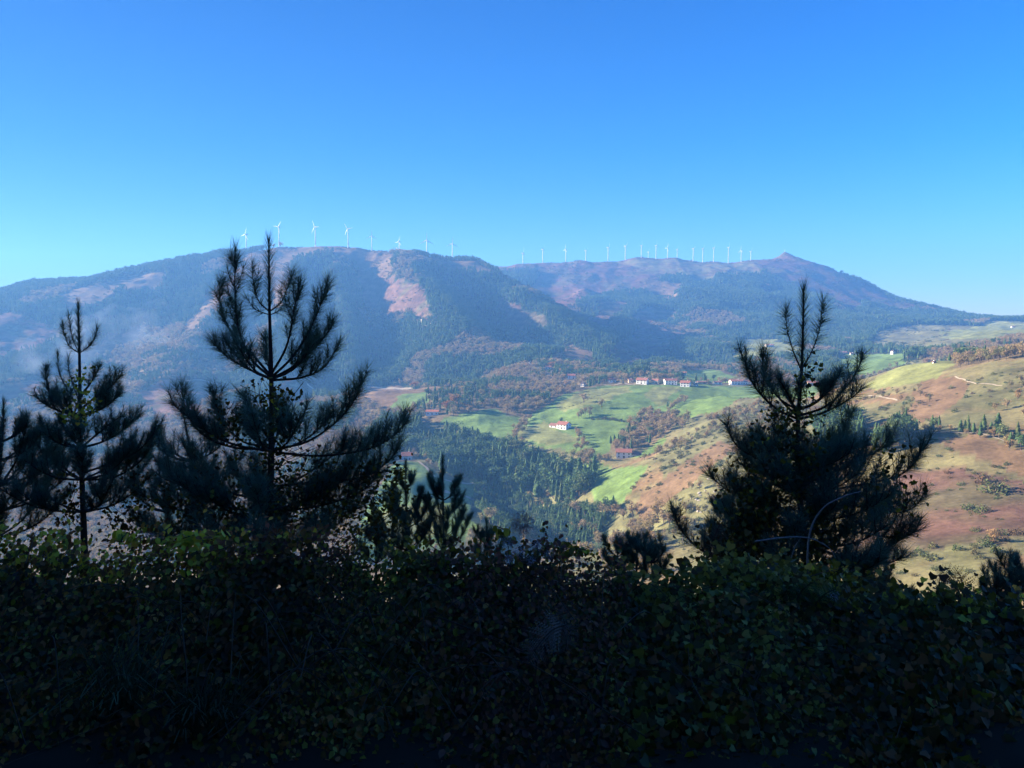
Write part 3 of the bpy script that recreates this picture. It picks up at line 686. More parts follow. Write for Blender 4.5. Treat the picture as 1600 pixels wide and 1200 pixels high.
REGIONS = {
 'con': [((0, 560, 0, 1200), 'small dark conifer seen between the pines at the left'), ((560, 640, 0, 1200), 'conifer at the upper left end of the plantation below the left barn'),
         ((640, 760, 0, 1200), 'conifer of the plantation between the small red roofed farmhouse and the left meadow'), ((760, 860, 0, 1200), 'tall conifer in the middle of the plantation that runs down the valley'),
         ((860, 1000, 0, 1200), 'conifer at the lower right end of the valley plantation, by the steep meadow'), ((1000, 1260, 0, 1200), 'conifer on the slope behind the broad right pine'),
         ((1260, 1360, 0, 1200), 'conifer of the tight clump just right of the broad pine'), ((1360, 1432, 0, 1200), 'conifer of the second clump right of the broad pine'), ((1432, 1600, 0, 1200), 'conifer in the row along the top of the bare brown slope at the right')],
 'dec': [((0, 600, 0, 1200), 'brown tree in the woods behind the left pines'), ((600, 800, 0, 1200), 'brown tree around the left meadow and its barn'), ((800, 930, 0, 680), 'autumn tree near the white farmhouse in the middle of the meadows'),
         ((930, 1090, 610, 705), 'tree of the big brown grove above the lone red roofed farmhouse'), ((800, 1090, 700, 1200), 'brown tree in the hollow below the steep green meadow'), ((800, 1300, 0, 612), 'brown tree between the houses of the village shelf'),
         ((1090, 1300, 612, 1200), 'brown tree on the scrubby slope left of the broad right pine'), ((1300, 1600, 0, 575), 'brown tree of the wood below the far green plateau'), ((1300, 1600, 575, 1200), 'small brown tree on the grassy right hillside')],
 'bus': [((0, 800, 0, 1200), 'low bush on the slopes at the left of the valley'), ((800, 1090, 0, 1200), 'bush on the valley side below the village'), ((1090, 1300, 0, 1200), 'bush on the scrubby slope around the pale outcrop'),
         ((1300, 1600, 0, 660), 'bush on the upper grassy hillside at the right'), ((1300, 1600, 660, 840), 'small bush on the bare brown slope at the right'), ((1300, 1600, 840, 1200), 'bush of the scrub band at the foot of the right hillside')]}
def place(kind, meshes, fat, name, label, cat, group, mlabel, mname):
    X, Y, Z, H = [np.concatenate(a) for a in zip(*SETS[kind])]
    m_ = visible(X, Y, Z + H * 1.05, .003); X, Y, Z, H = X[m_], Y[m_], Z[m_], H[m_]
    m_ = ~near_house(X, Y); X, Y, Z, H = X[m_], Y[m_], Z[m_], H[m_]
    clear = visible(X, Y, Z + H * .8, -.0005) & (np.abs(X / Y) < .63) & ((CAM[2] - Z) / Y < .40)
    rank = np.argsort(-(H / np.hypot(X, Y)) * clear); top = rank[:300]
    r_ = np.random.default_rng(17)
    for i in top:
        o = link(name, meshes[r_.integers(len(meshes))], loc=(X[i], Y[i], Z[i] - .2)); s_ = H[i] * fat * r_.uniform(.85, 1.2); o.scale = (s_, s_, H[i]); o.rotation_euler = (0, 0, r_.uniform(0, 6.28))
        qx_, qy_ = to_px(X[i], Y[i], Z[i] + H[i] / 2); lb = label
        for (a, b, c, d), l_ in REGIONS[kind]:
            if a <= qx_ < b and c <= qy_ < d: lb = l_; break
        tag(o, lb, cat, group + (' - ' + lb if lb != label else ''))
    rest = rank[300:]; print(kind, len(X))
    gn_mass(mname, meshes, X[rest], Y[rest], Z[rest], H[rest], fat, mlabel, cat)
HOUSE_XY = []
def near_house(X, Y):
    b = np.zeros(X.shape, bool)
    for hx, hy, hr in HOUSE_XY:
        b |= np.hypot(X - hx, Y - hy) < hr
        # and keep the view of the front open
        dx, dy = X - hx, Y - hy; L = math.hypot(hx, hy); ux, uy = -hx / L, -hy / L
        al = dx * ux + dy * uy; la = np.abs(dx * uy - dy * ux); b |= (al > 0) & (al < 90) & (la < hr * 1.15)
    return b
# ------------------------------------------------------------------ houses
m_white = mat('lime_render', (.80, .78, .73), .9, var=.06, scale=.5)
m_ochre = mat('ochre_render', (.62, .50, .36), .9, var=.1, scale=.5)
m_stone = mat('stone_wall', (.36, .31, .26), .95, var=.35, scale=2.0)
m_tile = mat('red_tiles', (.36, .15, .10), .85, var=.35, scale=1.6)
m_tile2 = mat('orange_tiles', (.50, .19, .10), .85, var=.3, scale=1.6)
m_tile3 = mat('weathered_tiles', (.30, .15, .11), .9, var=.35, scale=1.6)
m_pane = mat('window_glass', (.03, .035, .04), .15, spec=.6)
m_wood = mat('dark_wood', (.09, .055, .035), .7)
def gable_walls(L, W, H, rise):
    V = [(-L/2,-W/2,-2),(L/2,-W/2,-2),(L/2,W/2,-2),(-L/2,W/2,-2),(-L/2,-W/2,H),(L/2,-W/2,H),(L/2,W/2,H),(-L/2,W/2,H),(-L/2,0,H+rise),(L/2,0,H+rise)]
    return V, [(0,1,5,4),(2,3,7,6),(1,2,6,9,5),(3,0,4,8,7),(0,3,2,1),(4,5,9,8),(7,8,9,6)]
def roof_mb(L, W, H, rise, ov=.7, th=.28):
    mb = MB(); x0, x1 = -L/2 - ov, L/2 + ov
    for s in (-1, 1):
        sl = rise / (W / 2); ye = s * (W / 2 + ov); ze = H - sl * ov
        mb.add([(x0,ye,ze+.02),(x1,ye,ze+.02),(x1,0,H+rise+.02),(x0,0,H+rise+.02),(x0,ye,ze+th),(x1,ye,ze+th),(x1,0,H+rise+th),(x0,0,H+rise+th)],
               [(0,3,2,1),(4,5,6,7),(0,1,5,4),(1,2,6,5),(3,0,4,7)])
    # courses of tiles running down the slope
    k = int(L / 1.1)
    for i in range(k):
        xx = x0 + (i + .5) * (x1 - x0) / k
        for s in (-1, 1):
            sl = rise / (W / 2); ye = s * (W / 2 + ov); ze = H - sl * ov + th
            mb.add([(xx-.14,ye,ze),(xx+.14,ye,ze),(xx+.14,0,H+rise+th),(xx-.14,0,H+rise+th),(xx,ye,ze+.10),(xx,0,H+rise+th+.10)],[(0,4,5,3),(4,1,2,5),(0,1,4)])
    return mb
def wing(root, L, W, H, rise, wm, rm, cx=0, cy=0, storeys=2, door=True, chimney=True, ov=.7):
    V, Fc = gable_walls(L, W, H, rise); mb = MB(); mb.add([(a+cx,b+cy,c) for a,b,c in V], Fc); wl = mb.build('wall', wm, root)
    rb = roof_mb(L, W, H, rise, ov); rb.v = [(a+cx,b+cy,c) for a,b,c in rb.v]; rf = rb.build('roof', rm, root)
    if chimney:
        c = MB(); c.box(cx+L*.2-.45, cx+L*.2+.45, cy-.4+W*.1, cy+.4+W*.1, H+rise*.5, H+rise+1.1); c.build('chimney', wm, rf)
    def window(x, y, z, ax):
        f = MB()
        if ax == 'y': s = -1 if y < cy else 1; f.box(x-.62, x+.62, min(y, y+s*.08), max(y, y+s*.08), z-.12, z+1.42)
        else: s = -1 if x < cx else 1; f.box(min(x, x+s*.08), max(x, x+s*.08), y-.62, y+.62, z-.12, z+1.42)
        fo = f.build('window', m_wood, root); p = MB()
        if ax == 'y': p.box(x-.5, x+.5, min(y+s*.08, y+s*.11), max(y+s*.08, y+s*.11), z, z+1.3)
        else: p.box(min(x+s*.08, x+s*.11), max(x+s*.08, x+s*.11), y-.5, y+.5, z, z+1.3)
        p.build('pane', m_pane, fo)
    for st in range(storeys):
        z = 1.0 + st * 2.7
        if z + 1.5 > H: break
        k = max(2, int(L / 4.2))
        for s in (-1, 1):
            for i in range(k):
                xx = cx - L/2 + (i + .5) * L / k
                if door and st == 0 and s == -1 and i == k // 2: continue
                window(xx, cy + s * W / 2, z, 'y')
            k2 = max(2, int(W / 4.2))
            for i in range(k2): window(cx + s * L / 2, cy - W/2 + (i + .5) * W / k2, z, 'x')
    if door:
        k = max(2, int(L / 4.2)); xx = cx - L/2 + (k // 2 + .5) * L / k
        d = MB(); d.box(xx-.9, xx+.9, cy-W/2-.1, cy-W/2, 0, 2.3); d.build('door', m_wood, root)
def house(px, py, wpx, label, yaw=0, shape=(1.0, .62), H=5.2, rise=2.4, wm=None, rm=None, cat='house', name='farmhouse', annex=None, storeys=2, L=None):
    p = hit(px, py, 420); Lm = wpx * .95 / F * p[1]
    Lr = Lm / max(.6, abs(math.cos(R(yaw))) + shape[1] * abs(math.sin(R(yaw)))); W = Lr * shape[1]
    root = empty(name, (p[0], p[1], p[2] + .1), R(yaw)); tag(root, label, cat)
    wing(root, Lr, W, min(H, Lr * .55), min(rise, W * .34), wm or m_white, rm or m_tile, storeys=storeys)
    if annex:
        ax, al, aw, ah = annex; wing(root, al, aw, ah, aw * .24, wm or m_white, m_tile3, cx=ax * (Lr / 2 + al / 2), cy=0.8, storeys=1, door=False, chimney=False)
    HOUSE_XY.append((p[0], p[1], Lm * .62 + 2)); return root
house(676, 648, 21, 'long low barn with orange roof above the left meadow', -4, (1, .5), 4.0, 2.0, m_white, m_tile2, 'barn', 'barn', storeys=1)
house(636, 718, 19, 'small farmhouse with bright red roof at the edge of the plantation', 8, (1, .85), 4.6, 3.4, m_white, m_tile2)
house(881, 670, 24, 'white farmhouse with a lower red roofed wing beside the tree shadow on the slope', -38, (1, .8), 5.5, 3, annex=(-1, 12, 9, 3.2))
house(975, 716, 27, 'red roofed farmhouse standing alone below the village among brown trees', -10, (1, .6), 6, 2.6, annex=(1, 9, 8, 3.8))
house(893, 592, 13, 'white farmhouse uphill of the village, beside the brown wood', -5, (1, .7))
house(911, 604, 9, 'tiny white gabled house above the pasture left of the village', 62, (1, .75), 4.5, 2)
house(957, 597, 13, 'low white house with dull red roof left of the village row', -15, (1, .6), 3.4, 1.8, storeys=1)
house(1004, 600, 22, 'leftmost farmhouse of the village row, with its white gable in the sun', -28, (1, .75), 5.6, 3)
house(1024, 600, 13, 'small farmhouse squeezed between two bigger ones in the village row', -30, (1, .7), 4.6, 2, m_ochre)
house(1047, 601, 21, 'cream farmhouse with dark windows in the middle of the village row', 6, (1, .6), 6, 2.4)
house(1071, 604, 19, 'white farmhouse lowest of the village row, with a broad red roof', -24, (1, .8), 5.4, 2.6)
house(1096, 600, 14, 'low grey stone shed right of the village row', 4, (1, .45), 2.8, 1.2, m_stone, m_tile3, 'shed', 'shed', storeys=1)
house(1121, 600, 13, 'long low white shed standing alone in the meadow', 2, (1, .45), 2.8, 1.2, m_white, m_tile3, 'shed', 'shed', storeys=1)
house(1150, 601, 22, 'white and red farmhouse left of the big right pine', 8, (1, .55), 5.2, 2.2, annex=(1, 8, 8, 4.2))
house(1068, 587, 10, 'small white house in the green field behind the village row', -10, (1, .7), 4.4, 1.8)
house(1202, 542, 13, 'lone farmhouse on the high green meadow below the forest', 5, (1, .6), 4.6, 2)
house(1270, 603, 17, 'red roofed house seen just right of the pine trunk', -8, (1, .6), 4.6, 2, m_ochre)
house(1315, 554, 16, 'stone farmhouse at the left end of the far hamlet', 3, (1, .6), 5, 2, m_stone, m_tile3)
house(1331, 554, 6, 'tiny white barn next to the far stone farmhouse', 3, (1, .7), 3, 1.2, m_white, m_tile3, 'barn', 'barn', storeys=1)
house(1347, 553, 8, 'pale stone barn in the middle of the far hamlet', -6, (1, .6), 3.4, 1.4, m_stone, m_tile, 'barn', 'barn', storeys=1)
house(1395, 553, 8, 'white house right of the middle of the far hamlet', 30, (1, .7), 5, 2)
house(1421, 552, 13, 'large white farmhouse at the right end of the far hamlet', -24, (1, .75), 5, 2.4)
house(1435, 551, 8, 'brown barn hugging the last farmhouse of the far hamlet', 0, (1, .7), 3, 1.4, m_ochre, m_tile3, 'barn', 'barn', storeys=1)
house(1583, 512, 6, 'small white barn on the far green plateau at the right', 0, (1, .6), 2.8, 1.2, m_white, m_tile3, 'barn', 'barn', storeys=1)
house(1459, 568, 4, 'tiny white hut on the green crest of the near hill', 10, (1, .7), 2.2, .8, m_white, m_tile3, 'hut', 'hut', storeys=1)
house(985, 598, 8, 'tiny barn between the low white house and the village row', 10, (1, .7), 3.4, 1.6, m_ochre, m_tile, 'barn', 'barn', storeys=1)
house(1087, 603, 8, 'small white annex touching the lowest house of the village row', 40, (1, .8), 4, 1.8)
house(1172, 600, 9, 'small house with red roof hidden behind the needles left of the big right pine', -20, (1, .7), 4.2, 2)
house(1300, 601, 10, 'house furthest right on the village shelf, past the big right pine', 12, (1, .7), 4, 1.8)
house(857, 577, 11, 'house under an orange tree where the forest meets the lane', -10, (1, .7), 4, 2, m_white, m_tile3)
house(828, 568, 4, 'tiny white hut on the lane in the forest shadow', 20, (1, .8), 2.4, .8, m_white, m_tile3, 'hut', 'hut', storeys=1)

# orange beeches
def lone(meshes, px, py, hpx, name, label, cat, fat=1.0, ymin=300):
    p = hit(px, py, ymin); Hm = hpx / F * p[1]
    o = link(name, meshes[int(px) % len(meshes)], loc=(p[0], p[1], p[2] - .2)); o.scale = (Hm * fat, Hm * fat, Hm); o.rotation_euler = (0, 0, px); tag(o, label, cat); return o
lone(ORA, 862, 577, 12, 'beech_tree', 'orange beech behind the house where the forest meets the lane', 'tree', 1.3)
lone(ORA, 710, 643, 27, 'beech_tree', 'tall orange beech above the left meadow, taller of two', 'tree', 1.0)
lone(ORA, 697, 643, 18, 'beech_tree', 'smaller orange beech touching the tall one above the left meadow', 'tree', 1.1)
lone(ORA, 648, 610, 14, 'beech_tree', 'rust orange beech on the edge of the clearing above the small green field', 'tree', 1.3)
lone(ORA, 1292, 586, 11, 'beech_tree', 'round orange beech right of the big right pine', 'tree', 1.4)
lone(ORA, 893, 573, 9, 'beech_tree', 'orange beech just above the white farmhouse uphill of the village', 'tree', 1.2)
lone(DEC, 912, 630, 16, 'broadleaf_tree', 'round bare grey tree alone on the pasture above the farmhouse', 'tree', 1.4)
lone(DEC, 940, 640, 18, 'broadleaf_tree', 'upright tree alone in the middle of the big meadow, with a long shadow', 'tree', .9)
lone(CON, 877, 664, 12, 'cypress', 'slim dark cypress behind the white farmhouse on the slope', 'tree', .8)
lone(CON, 1043, 637, 12, 'conifer', 'dark conifer alone in the green field below the village row', 'tree', 1.3)
lone(BUS, 1534, 757, 18, 'holly_bush', 'small dark bush left of the big one on the brown slope', 'bush', 1.1, 150)
lone(BUS, 1556, 772, 26, 'holly_bush', 'biggest dark round bush on the brown slope at the right', 'bush', 1.5, 150)
lone(BUS, 1514, 800, 14, 'holly_bush', 'dark bush left of its twin on the lower brown slope', 'bush', 1.3, 150)
lone(BUS, 1534, 804, 16, 'holly_bush', 'dark bush right of its twin on the lower brown slope', 'bush', 1.4, 150)
lone(BUS, 1511, 622, 6, 'holly_bush', 'small dark bush on the upper slope below the bend of the track', 'bush', 1.5)
lone(BUS, 1551, 636, 8, 'holly_bush', 'green bush on the upper slope right below the track', 'bush', 1.8)
lone(BUS, 1492, 645, 7, 'holly_bush', 'low bush on the upper slope left of the green one', 'bush', 1.5)
lone(DEC, 1563, 501, 4, 'broadleaf_tree', 'tiny round tree on the skyline of the right plateau', 'tree', 1.2)
lone(DEC, 427, 384, 7, 'broadleaf_tree', 'left one of two round trees on the summit beside the second turbine', 'tree', 1.2)
lone(DEC, 438, 382, 8, 'broadleaf_tree', 'right one of two round trees on the summit beside the second turbine', 'tree', 1.5)
m_rock = mat('pale_rock', (.34, .31, .27), .95, var=.35, scale=1.5)
rkr = np.random.default_rng(41)
def rock_mesh(i):
    g = __import__('bmesh'); b = g.new(); g.ops.create_icosphere(b, subdivisions=2, radius=1.0)
    for v in b.verts: v.co *= 1 + rkr.normal(0, .13); v.co.z *= .6
    me = bpy.data.meshes.new('rock'); b.to_mesh(me); b.free(); me.materials.append(m_rock); return me
ROCK = [rock_mesh(i) for i in range(4)]
for i in range(34):
    q = rkr.uniform(0, 1); p = hit(1070 + 75 * q + rkr.normal(0, 14), 800 - 55 * q + rkr.normal(0, 11), 300); s_ = rkr.uniform(.4, 1.3)
    o = link('rock', ROCK[i % 4], loc=tuple(p)); o.scale = (s_ * 1.3, s_, s_); o.rotation_euler = (0, 0, rkr.uniform(0, 6)); tag(o, 'pale limestone rock of the outcrop on the scrubby slope left of the broad pine', 'rock', 'rocks of the pale outcrop')
place('con', CON, 1.0, 'conifer', 'dark conifer of the plantations on the valley slopes', 'tree', 'conifers of the valley plantations', 'dark conifer forest covering the mountain sides', 'conifer_forest')
place('dec', DEC, 1.0, 'broadleaf_tree', 'brown autumn broadleaf tree of the valley woods and hedgerows', 'tree', 'autumn broadleaf trees in the valley', 'brown broadleaf woods on the lower slopes', 'broadleaf_woods')
place('bus', BUS, 1.3, 'scrub_bush', 'scrubby bush scattered over the grassy slopes', 'bush', 'bushes scattered on the slopes', 'scrub dotted over the far hillsides', 'hillside_scrub')
print('trees', round(time.time() - T0, 1))

# ------------------------------------------------------------------ wind turbines
m_turb = mat('turbine_white', (.64, .64, .63), .5, spec=.4)
def blade_mb():
    mb = MB(); st = [(0, .9, .9), (2, 1.1, .7), (5, 2.1, .5), (12, 1.4, .3), (20, .8, .18), (24, .25, .08)]; rings = []
    for z, c, t in st: c *= 1.05; t *= 1.1; rings.append([(-c * .3, -t / 2, z), (c * .1, -t / 2, z), (c * .7, 0, z), (c * .1, t / 2, z), (-c * .3, t / 2, z)])
    vs = [v for r_ in rings for v in r_]; fs = []
    for i in range(len(rings) - 1):
        for k in range(5): fs.append((i*5+k, i*5+(k+1)%5, (i+1)*5+(k+1)%5, (i+1)*5+k))
    mb.add(vs, fs); return mb.mesh('blade', [m_turb], True)
ME_BL = blade_mb()
_t = MB(); _t.tube([(0,0,-4),(0,0,12),(0,0,30),(0,0,52)], [1.7,1.55,1.3,1.05], 12); ME_TW = _t.mesh('tower', [m_turb], True)
_t = MB(); _t.box(-1.3,1.3,-2.2,6.2,-1.2,1.5); _t.box(-1.0,1.0,6.2,7.2,-.8,1.2); ME_NA = _t.mesh('nacelle', [m_turb])
_t = MB(); _t.tube([(0,-2.2,.1),(0,-3.4,.1),(0,-4.4,.1)], [1.3,1.25,.3], 10); ME_HU = _t.mesh('hub', [m_turb], True)
ORD = ['first','second','third','fourth','fifth','sixth','seventh','eighth','ninth','tenth','eleventh','twelfth','thirteenth','fourteenth','fifteenth','sixteenth','seventeenth','eighteenth']
def turbine(px, hub, base, Y, yaw, spin, label, H=None):
    pb = at(px, base, Y); gz = float(ground(pb[0], pb[1])); ph = at(px, hub, Y)
    h_ = ph[2] - min(gz, pb[2]); s = (ph[2] - pb[2] + 6) / 58.0; s = max(.75, min(1.25, s))
    root = empty('wind_turbine', (pb[0], pb[1], ph[2] - 52 * s), 0); root.scale = (s, s, s); tag(root, label, 'wind turbine', 'wind turbines along the ridges')
    link('tower', ME_TW, root)
    n_ = link('nacelle', ME_NA, root, (0, 0, 53)); n_.rotation_euler = (0, 0, R(yaw))
    hb = link('hub', ME_HU, root, (0, 0, 53)); hb.rotation_euler = (0, 0, R(yaw))
    for k in range(3):
        b = link('blade', ME_BL, hb, (0, -3.3, .1)); b.rotation_euler = (0, R(spin + 120 * k), 0)
    bz = root.location.z
    if gz < bz - 3:                       # the mast always reaches the ground
        root.location.z = bz; 
        ft = MB(); ft.tube([(0,0,(gz-bz)/s-3),(0,0,-3)], [2.2,1.8], 10); ft.build('foundation', m_turb, root)
TN = [(385,367,393,-38,20),(436,355,379,-30,40),(493,355,381,-38,-25),(544,358,382,-25,-35),(581,369,389,10,0),(624,378,397,-40,20),(667,376,405,8,0),(707,381,405,8,3)]
for i, (px, hb, b, yw, sp) in enumerate(TN):
    turbine(px, hb, b, 2560, yw, sp, 'white wind turbine, %s from the left on the near ridge' % ORD[i])
turbine(620, 388, 398, 2900, 20, 30, 'wind turbine mostly hidden behind the sixth one on the near ridge')
TF = [(817,396,417),(848,390,409),(884,390,408),(915,392,409),(950,387,407),(977,385,403),(1002,384,400),(1025,384,401),(1043,388,404),(1058,390,404),(1083,389,406),(1098,389,405),(1115,388,405),(1138,387,405),(1158,392,407),(1173,393,408)]
for i, (px, hb, b) in enumerate(TF):
    turbine(px, hb, b, 3580, [70, 60, -66, 62, 55, 50][i % 6], [5, 30, 12, 50, 25, 38, 0][i % 7], 'distant wind turbine, %s from the left on the far ridge' % ORD[i])
turbine(1013, 394, 402, 4000, 40, 10, 'faint wind turbine half sunk behind the top of the far ridge')
# summit mast
pm = at(1226, 395, 3650); mb = MB(); mb.tube([(0,0,-8),(0,0,12)], [.7,.3], 6); mb.box(-1.6,1.6,-.2,.2,7,7.5)
o = mb.build('summit_mast', m_turb); o.location = (pm[0], pm[1], float(ground(pm[0], pm[1]))); tag(o, 'thin mast on the pointed summit at the right', 'mast')
# ================================================================== FOREGROUND
def catmull(P, k=6):
    P = np.asarray(P, float); Q = np.vstack([2 * P[0] - P[1], P, 2 * P[-1] - P[-2]]); out_ = []
    for i in range(1, len(Q) - 2):
        for t in np.linspace(0, 1, k, endpoint=False):
            a, b, c, d = Q[i - 1], Q[i], Q[i + 1], Q[i + 2]
            out_.append(.5 * ((2 * b) + (-a + c) * t + (2 * a - 5 * b + 4 * c - d) * t * t + (-a + 3 * b - 3 * c + d) * t ** 3))
    out_.append(P[-1]); return np.array(out_)
def tube_poly(P, r, n=5):
    P = np.asarray(P, float); r = np.broadcast_to(r, (len(P),)); T = np.gradient(P, axis=0); T /= np.linalg.norm(T, axis=1)[:, None] + 1e-9
    a = np.cross(T, [0.31, 0.77, 0.55]); a /= np.linalg.norm(a, axis=1)[:, None] + 1e-9; b = np.cross(T, a)
    an = np.linspace(0, 2 * np.pi, n, endpoint=False)
    V = (P[:, None] + r[:, None, None] * (np.cos(an)[None, :, None] * a[:, None] + np.sin(an)[None, :, None] * b[:, None])).reshape(-1, 3)
    i, k = np.meshgrid(np.arange(len(P) - 1), np.arange(n), indexing='ij'); k2 = (k + 1) % n
    return V, np.stack([i * n + k, i * n + k2, (i + 1) * n + k2, (i + 1) * n + k], -1).reshape(-1, 4)
class Acc:
    def __init__(s): s.V = []; s.F = []; s.C = []; s.n = 0
    def add(s, V, Fc, col=None):
        s.V.append(V); s.F.append(Fc + s.n); s.n += len(V)
        if col is not None: s.C.append(col)
    def build(s, name, mats, parent=None, smooth=False):
        V = np.concatenate(s.V); me = mesh_np(name, V, np.concatenate(s.F), mats, smooth)
        if s.C:
            c = np.concatenate(s.C); c = np.concatenate([c, np.ones((len(c), 1))], 1).astype(np.float32)
            a = me.color_attributes.new('tint', 'FLOAT_COLOR', 'POINT'); a.data.foreach_set('color', c.ravel())
        return link(name, me, parent)
def tint_mat(name, translucent=.35, rough=.6, spec=.3):
    m = bpy.data.materials.new(name); m.use_nodes = True; t = m.node_tree; N = t.nodes; L = t.links; b = N['Principled BSDF']
    b.inputs['Roughness'].default_value = rough; b.inputs['Specular IOR Level'].default_value = spec
    a = N.new('ShaderNodeAttribute'); a.attribute_name = 'tint'; L.new(a.outputs['Color'], b.inputs['Base Color'])
    tr = N.new('ShaderNodeBsdfTranslucent'); L.new(a.outputs['Color'], tr.inputs[0]); ms = N.new('ShaderNodeMixShader'); ms.inputs[0].default_value = translucent
    L.new(b.outputs[0], ms.inputs[1]); L.new(tr.outputs[0], ms.inputs[2]); L.new(ms.outputs[0], N['Material Output'].inputs[0]); return m
m_leaf = tint_mat('leaf'); m_needle = tint_mat('pine_needles', .3, .5); m_pbark = mat('pine_bark', (.070, .052, .042), .95, var=.4, scale=14, bump=.6)
m_twig = mat('dry_twig', (.16, .12, .09), .9, var=.3, scale=20); m_stem = mat('bramble_stem', (.06, .035, .02), .8, var=.3, scale=20)

# ---- unseen pines added on the left to keep the sun off the roadside, more behind to dim it
frng = np.random.default_rng(23)
def add_shade_pine(x, y, h, lab):
    o = link('shade_pine', CON[frng.integers(5)], loc=(x, y, float(height(np.array(x), np.array(y))) - .3)); o.scale = (max(h * .95, 15), max(h * .95, 15), h); o.rotation_euler = (0, 0, frng.uniform(0, 6))
    tag(o, lab, 'tree', 'unseen pines added round the viewpoint for shade')
sx, sy = math.sin(SUN_AZ), math.cos(SUN_AZ); qx, qy = -sy * -1, -sx
for rowi, dist in enumerate((34, 40)):
    for t in np.concatenate([np.arange(-14, -7.5, 2.4), np.arange(-7.5, .5, 1.35), np.arange(.5, 9.5, 2.4)]):
        cx_, cy_ = 0.5 + sx * dist, 7.0 + sy * dist
        x_ = cx_ + t * -sx * 0 + t * sy; y_ = cy_ - t * sx
        x_ += frng.uniform(-.8, .8) + (1.3 * sy if rowi % 2 else 0); y_ += frng.uniform(-.8, .8)
        if math.degrees(math.atan2(x_, y_)) > -40: continue
        hp = 23.5 + frng.uniform(-2, 2) + 2.0 * rowi
        if -7.5 < t < 0.5: hp = (4.2 if t < -3.5 else 2.5 if t < -1.9 else 2.9) + dist * math.tan(SUN_EL) + frng.uniform(-.7, .5) - float(height(np.array(x_), np.array(y_)))
        add_shade_pine(x_, y_, hp, 'unseen pine added left of the viewpoint to shade the roadside')
for x_, y_ in [(-10, -6), (-3, -8), (4, -8), (12, -6)]:
    add_shade_pine(x_ + frng.uniform(-.7, .7), y_ + frng.uniform(-.7, .7), frng.uniform(14, 17), 'unseen pine added behind the viewpoint to dim the foreground')

# ---- young pines
def needles(P, t0, dens, L, spread, rng, base=(.10, .17, .11)):
    """single sharp triangles standing off a shoot"""
    seg = np.diff(P, axis=0); sl = np.linalg.norm(seg, axis=1); s = np.concatenate([[0], np.cumsum(sl)]); tot = s[-1]
    n_ = max(8, int(dens * tot * (1 - t0))); d = np.sort(rng.uniform(t0, 1.0, n_)) * tot
    idx = np.clip(np.searchsorted(s, d) - 1, 0, len(seg) - 1); u = (d - s[idx]) / (sl[idx] + 1e-9)
    p = P[idx] + seg[idx] * u[:, None]; T = seg[idx] / (sl[idx][:, None] + 1e-9)
    r_ = rng.normal(size=(n_, 3)); r_ -= (r_ * T).sum(1)[:, None] * T; r_ /= np.linalg.norm(r_, axis=1)[:, None] + 1e-9
    end = d / tot; an = spread * (1.15 - .75 * np.clip((end - .75) * 4, 0, 1)) * rng.uniform(.65, 1.25, n_)
    D_ = T * np.cos(an)[:, None] + r_ * np.sin(an)[:, None]; D_[:, 2] -= .03; D_ /= np.linalg.norm(D_, axis=1)[:, None]
    Ln = L * rng.uniform(.65, 1.1, n_) * (.7 + .3 * np.clip(end * 3, 0, 1)); W_ = np.cross(D_, rng.normal(size=(n_, 3))); W_ /= np.linalg.norm(W_, axis=1)[:, None]
    wd = .0019
    tip = p + D_ * Ln[:, None]
    V = np.stack([p - W_ * wd, p + W_ * wd, tip], 1).reshape(-1, 3); Fc = np.arange(n_ * 3).reshape(-1, 3)
    c = np.array(base) * rng.uniform(.7, 1.5, (n_, 1)); c = np.repeat(c, 3, 0)
    return V, Fc, c
def side_shoots(P, rng, s0, step, slen, up):
    sl = np.concatenate([[0], np.cumsum(np.linalg.norm(np.diff(P, axis=0), axis=1))]); tot = sl[-1]; out_ = []
    d = s0 * tot
    while d < tot * .93:
        i = min(np.searchsorted(sl, d), len(P) - 2); T = P[i + 1] - P[i]; T /= np.linalg.norm(T)
        k = rng.integers(1, 4)
        for _ in range(k):
            r_ = rng.normal(size=3); r_ -= r_.dot(T) * T; r_[2] = abs(r_[2]) * .5; r_ /= np.linalg.norm(r_)
            L_ = slen * 1.15 * (1.15 - .6 * d / tot) * rng.uniform(.6, 1.2); D0 = T * .75 + r_ * .75; D0 /= np.linalg.norm(D0)
            Q = [P[i]]; D1 = D0
            for q in range(4):
                D1 = D1 + np.array([0, 0, up * .38]); D1 /= np.linalg.norm(D1); Q.append(Q[-1] + D1 * L_ / 4)
            out_.append(np.array(Q))
        d += step * rng.uniform(.7, 1.3)
    return out_
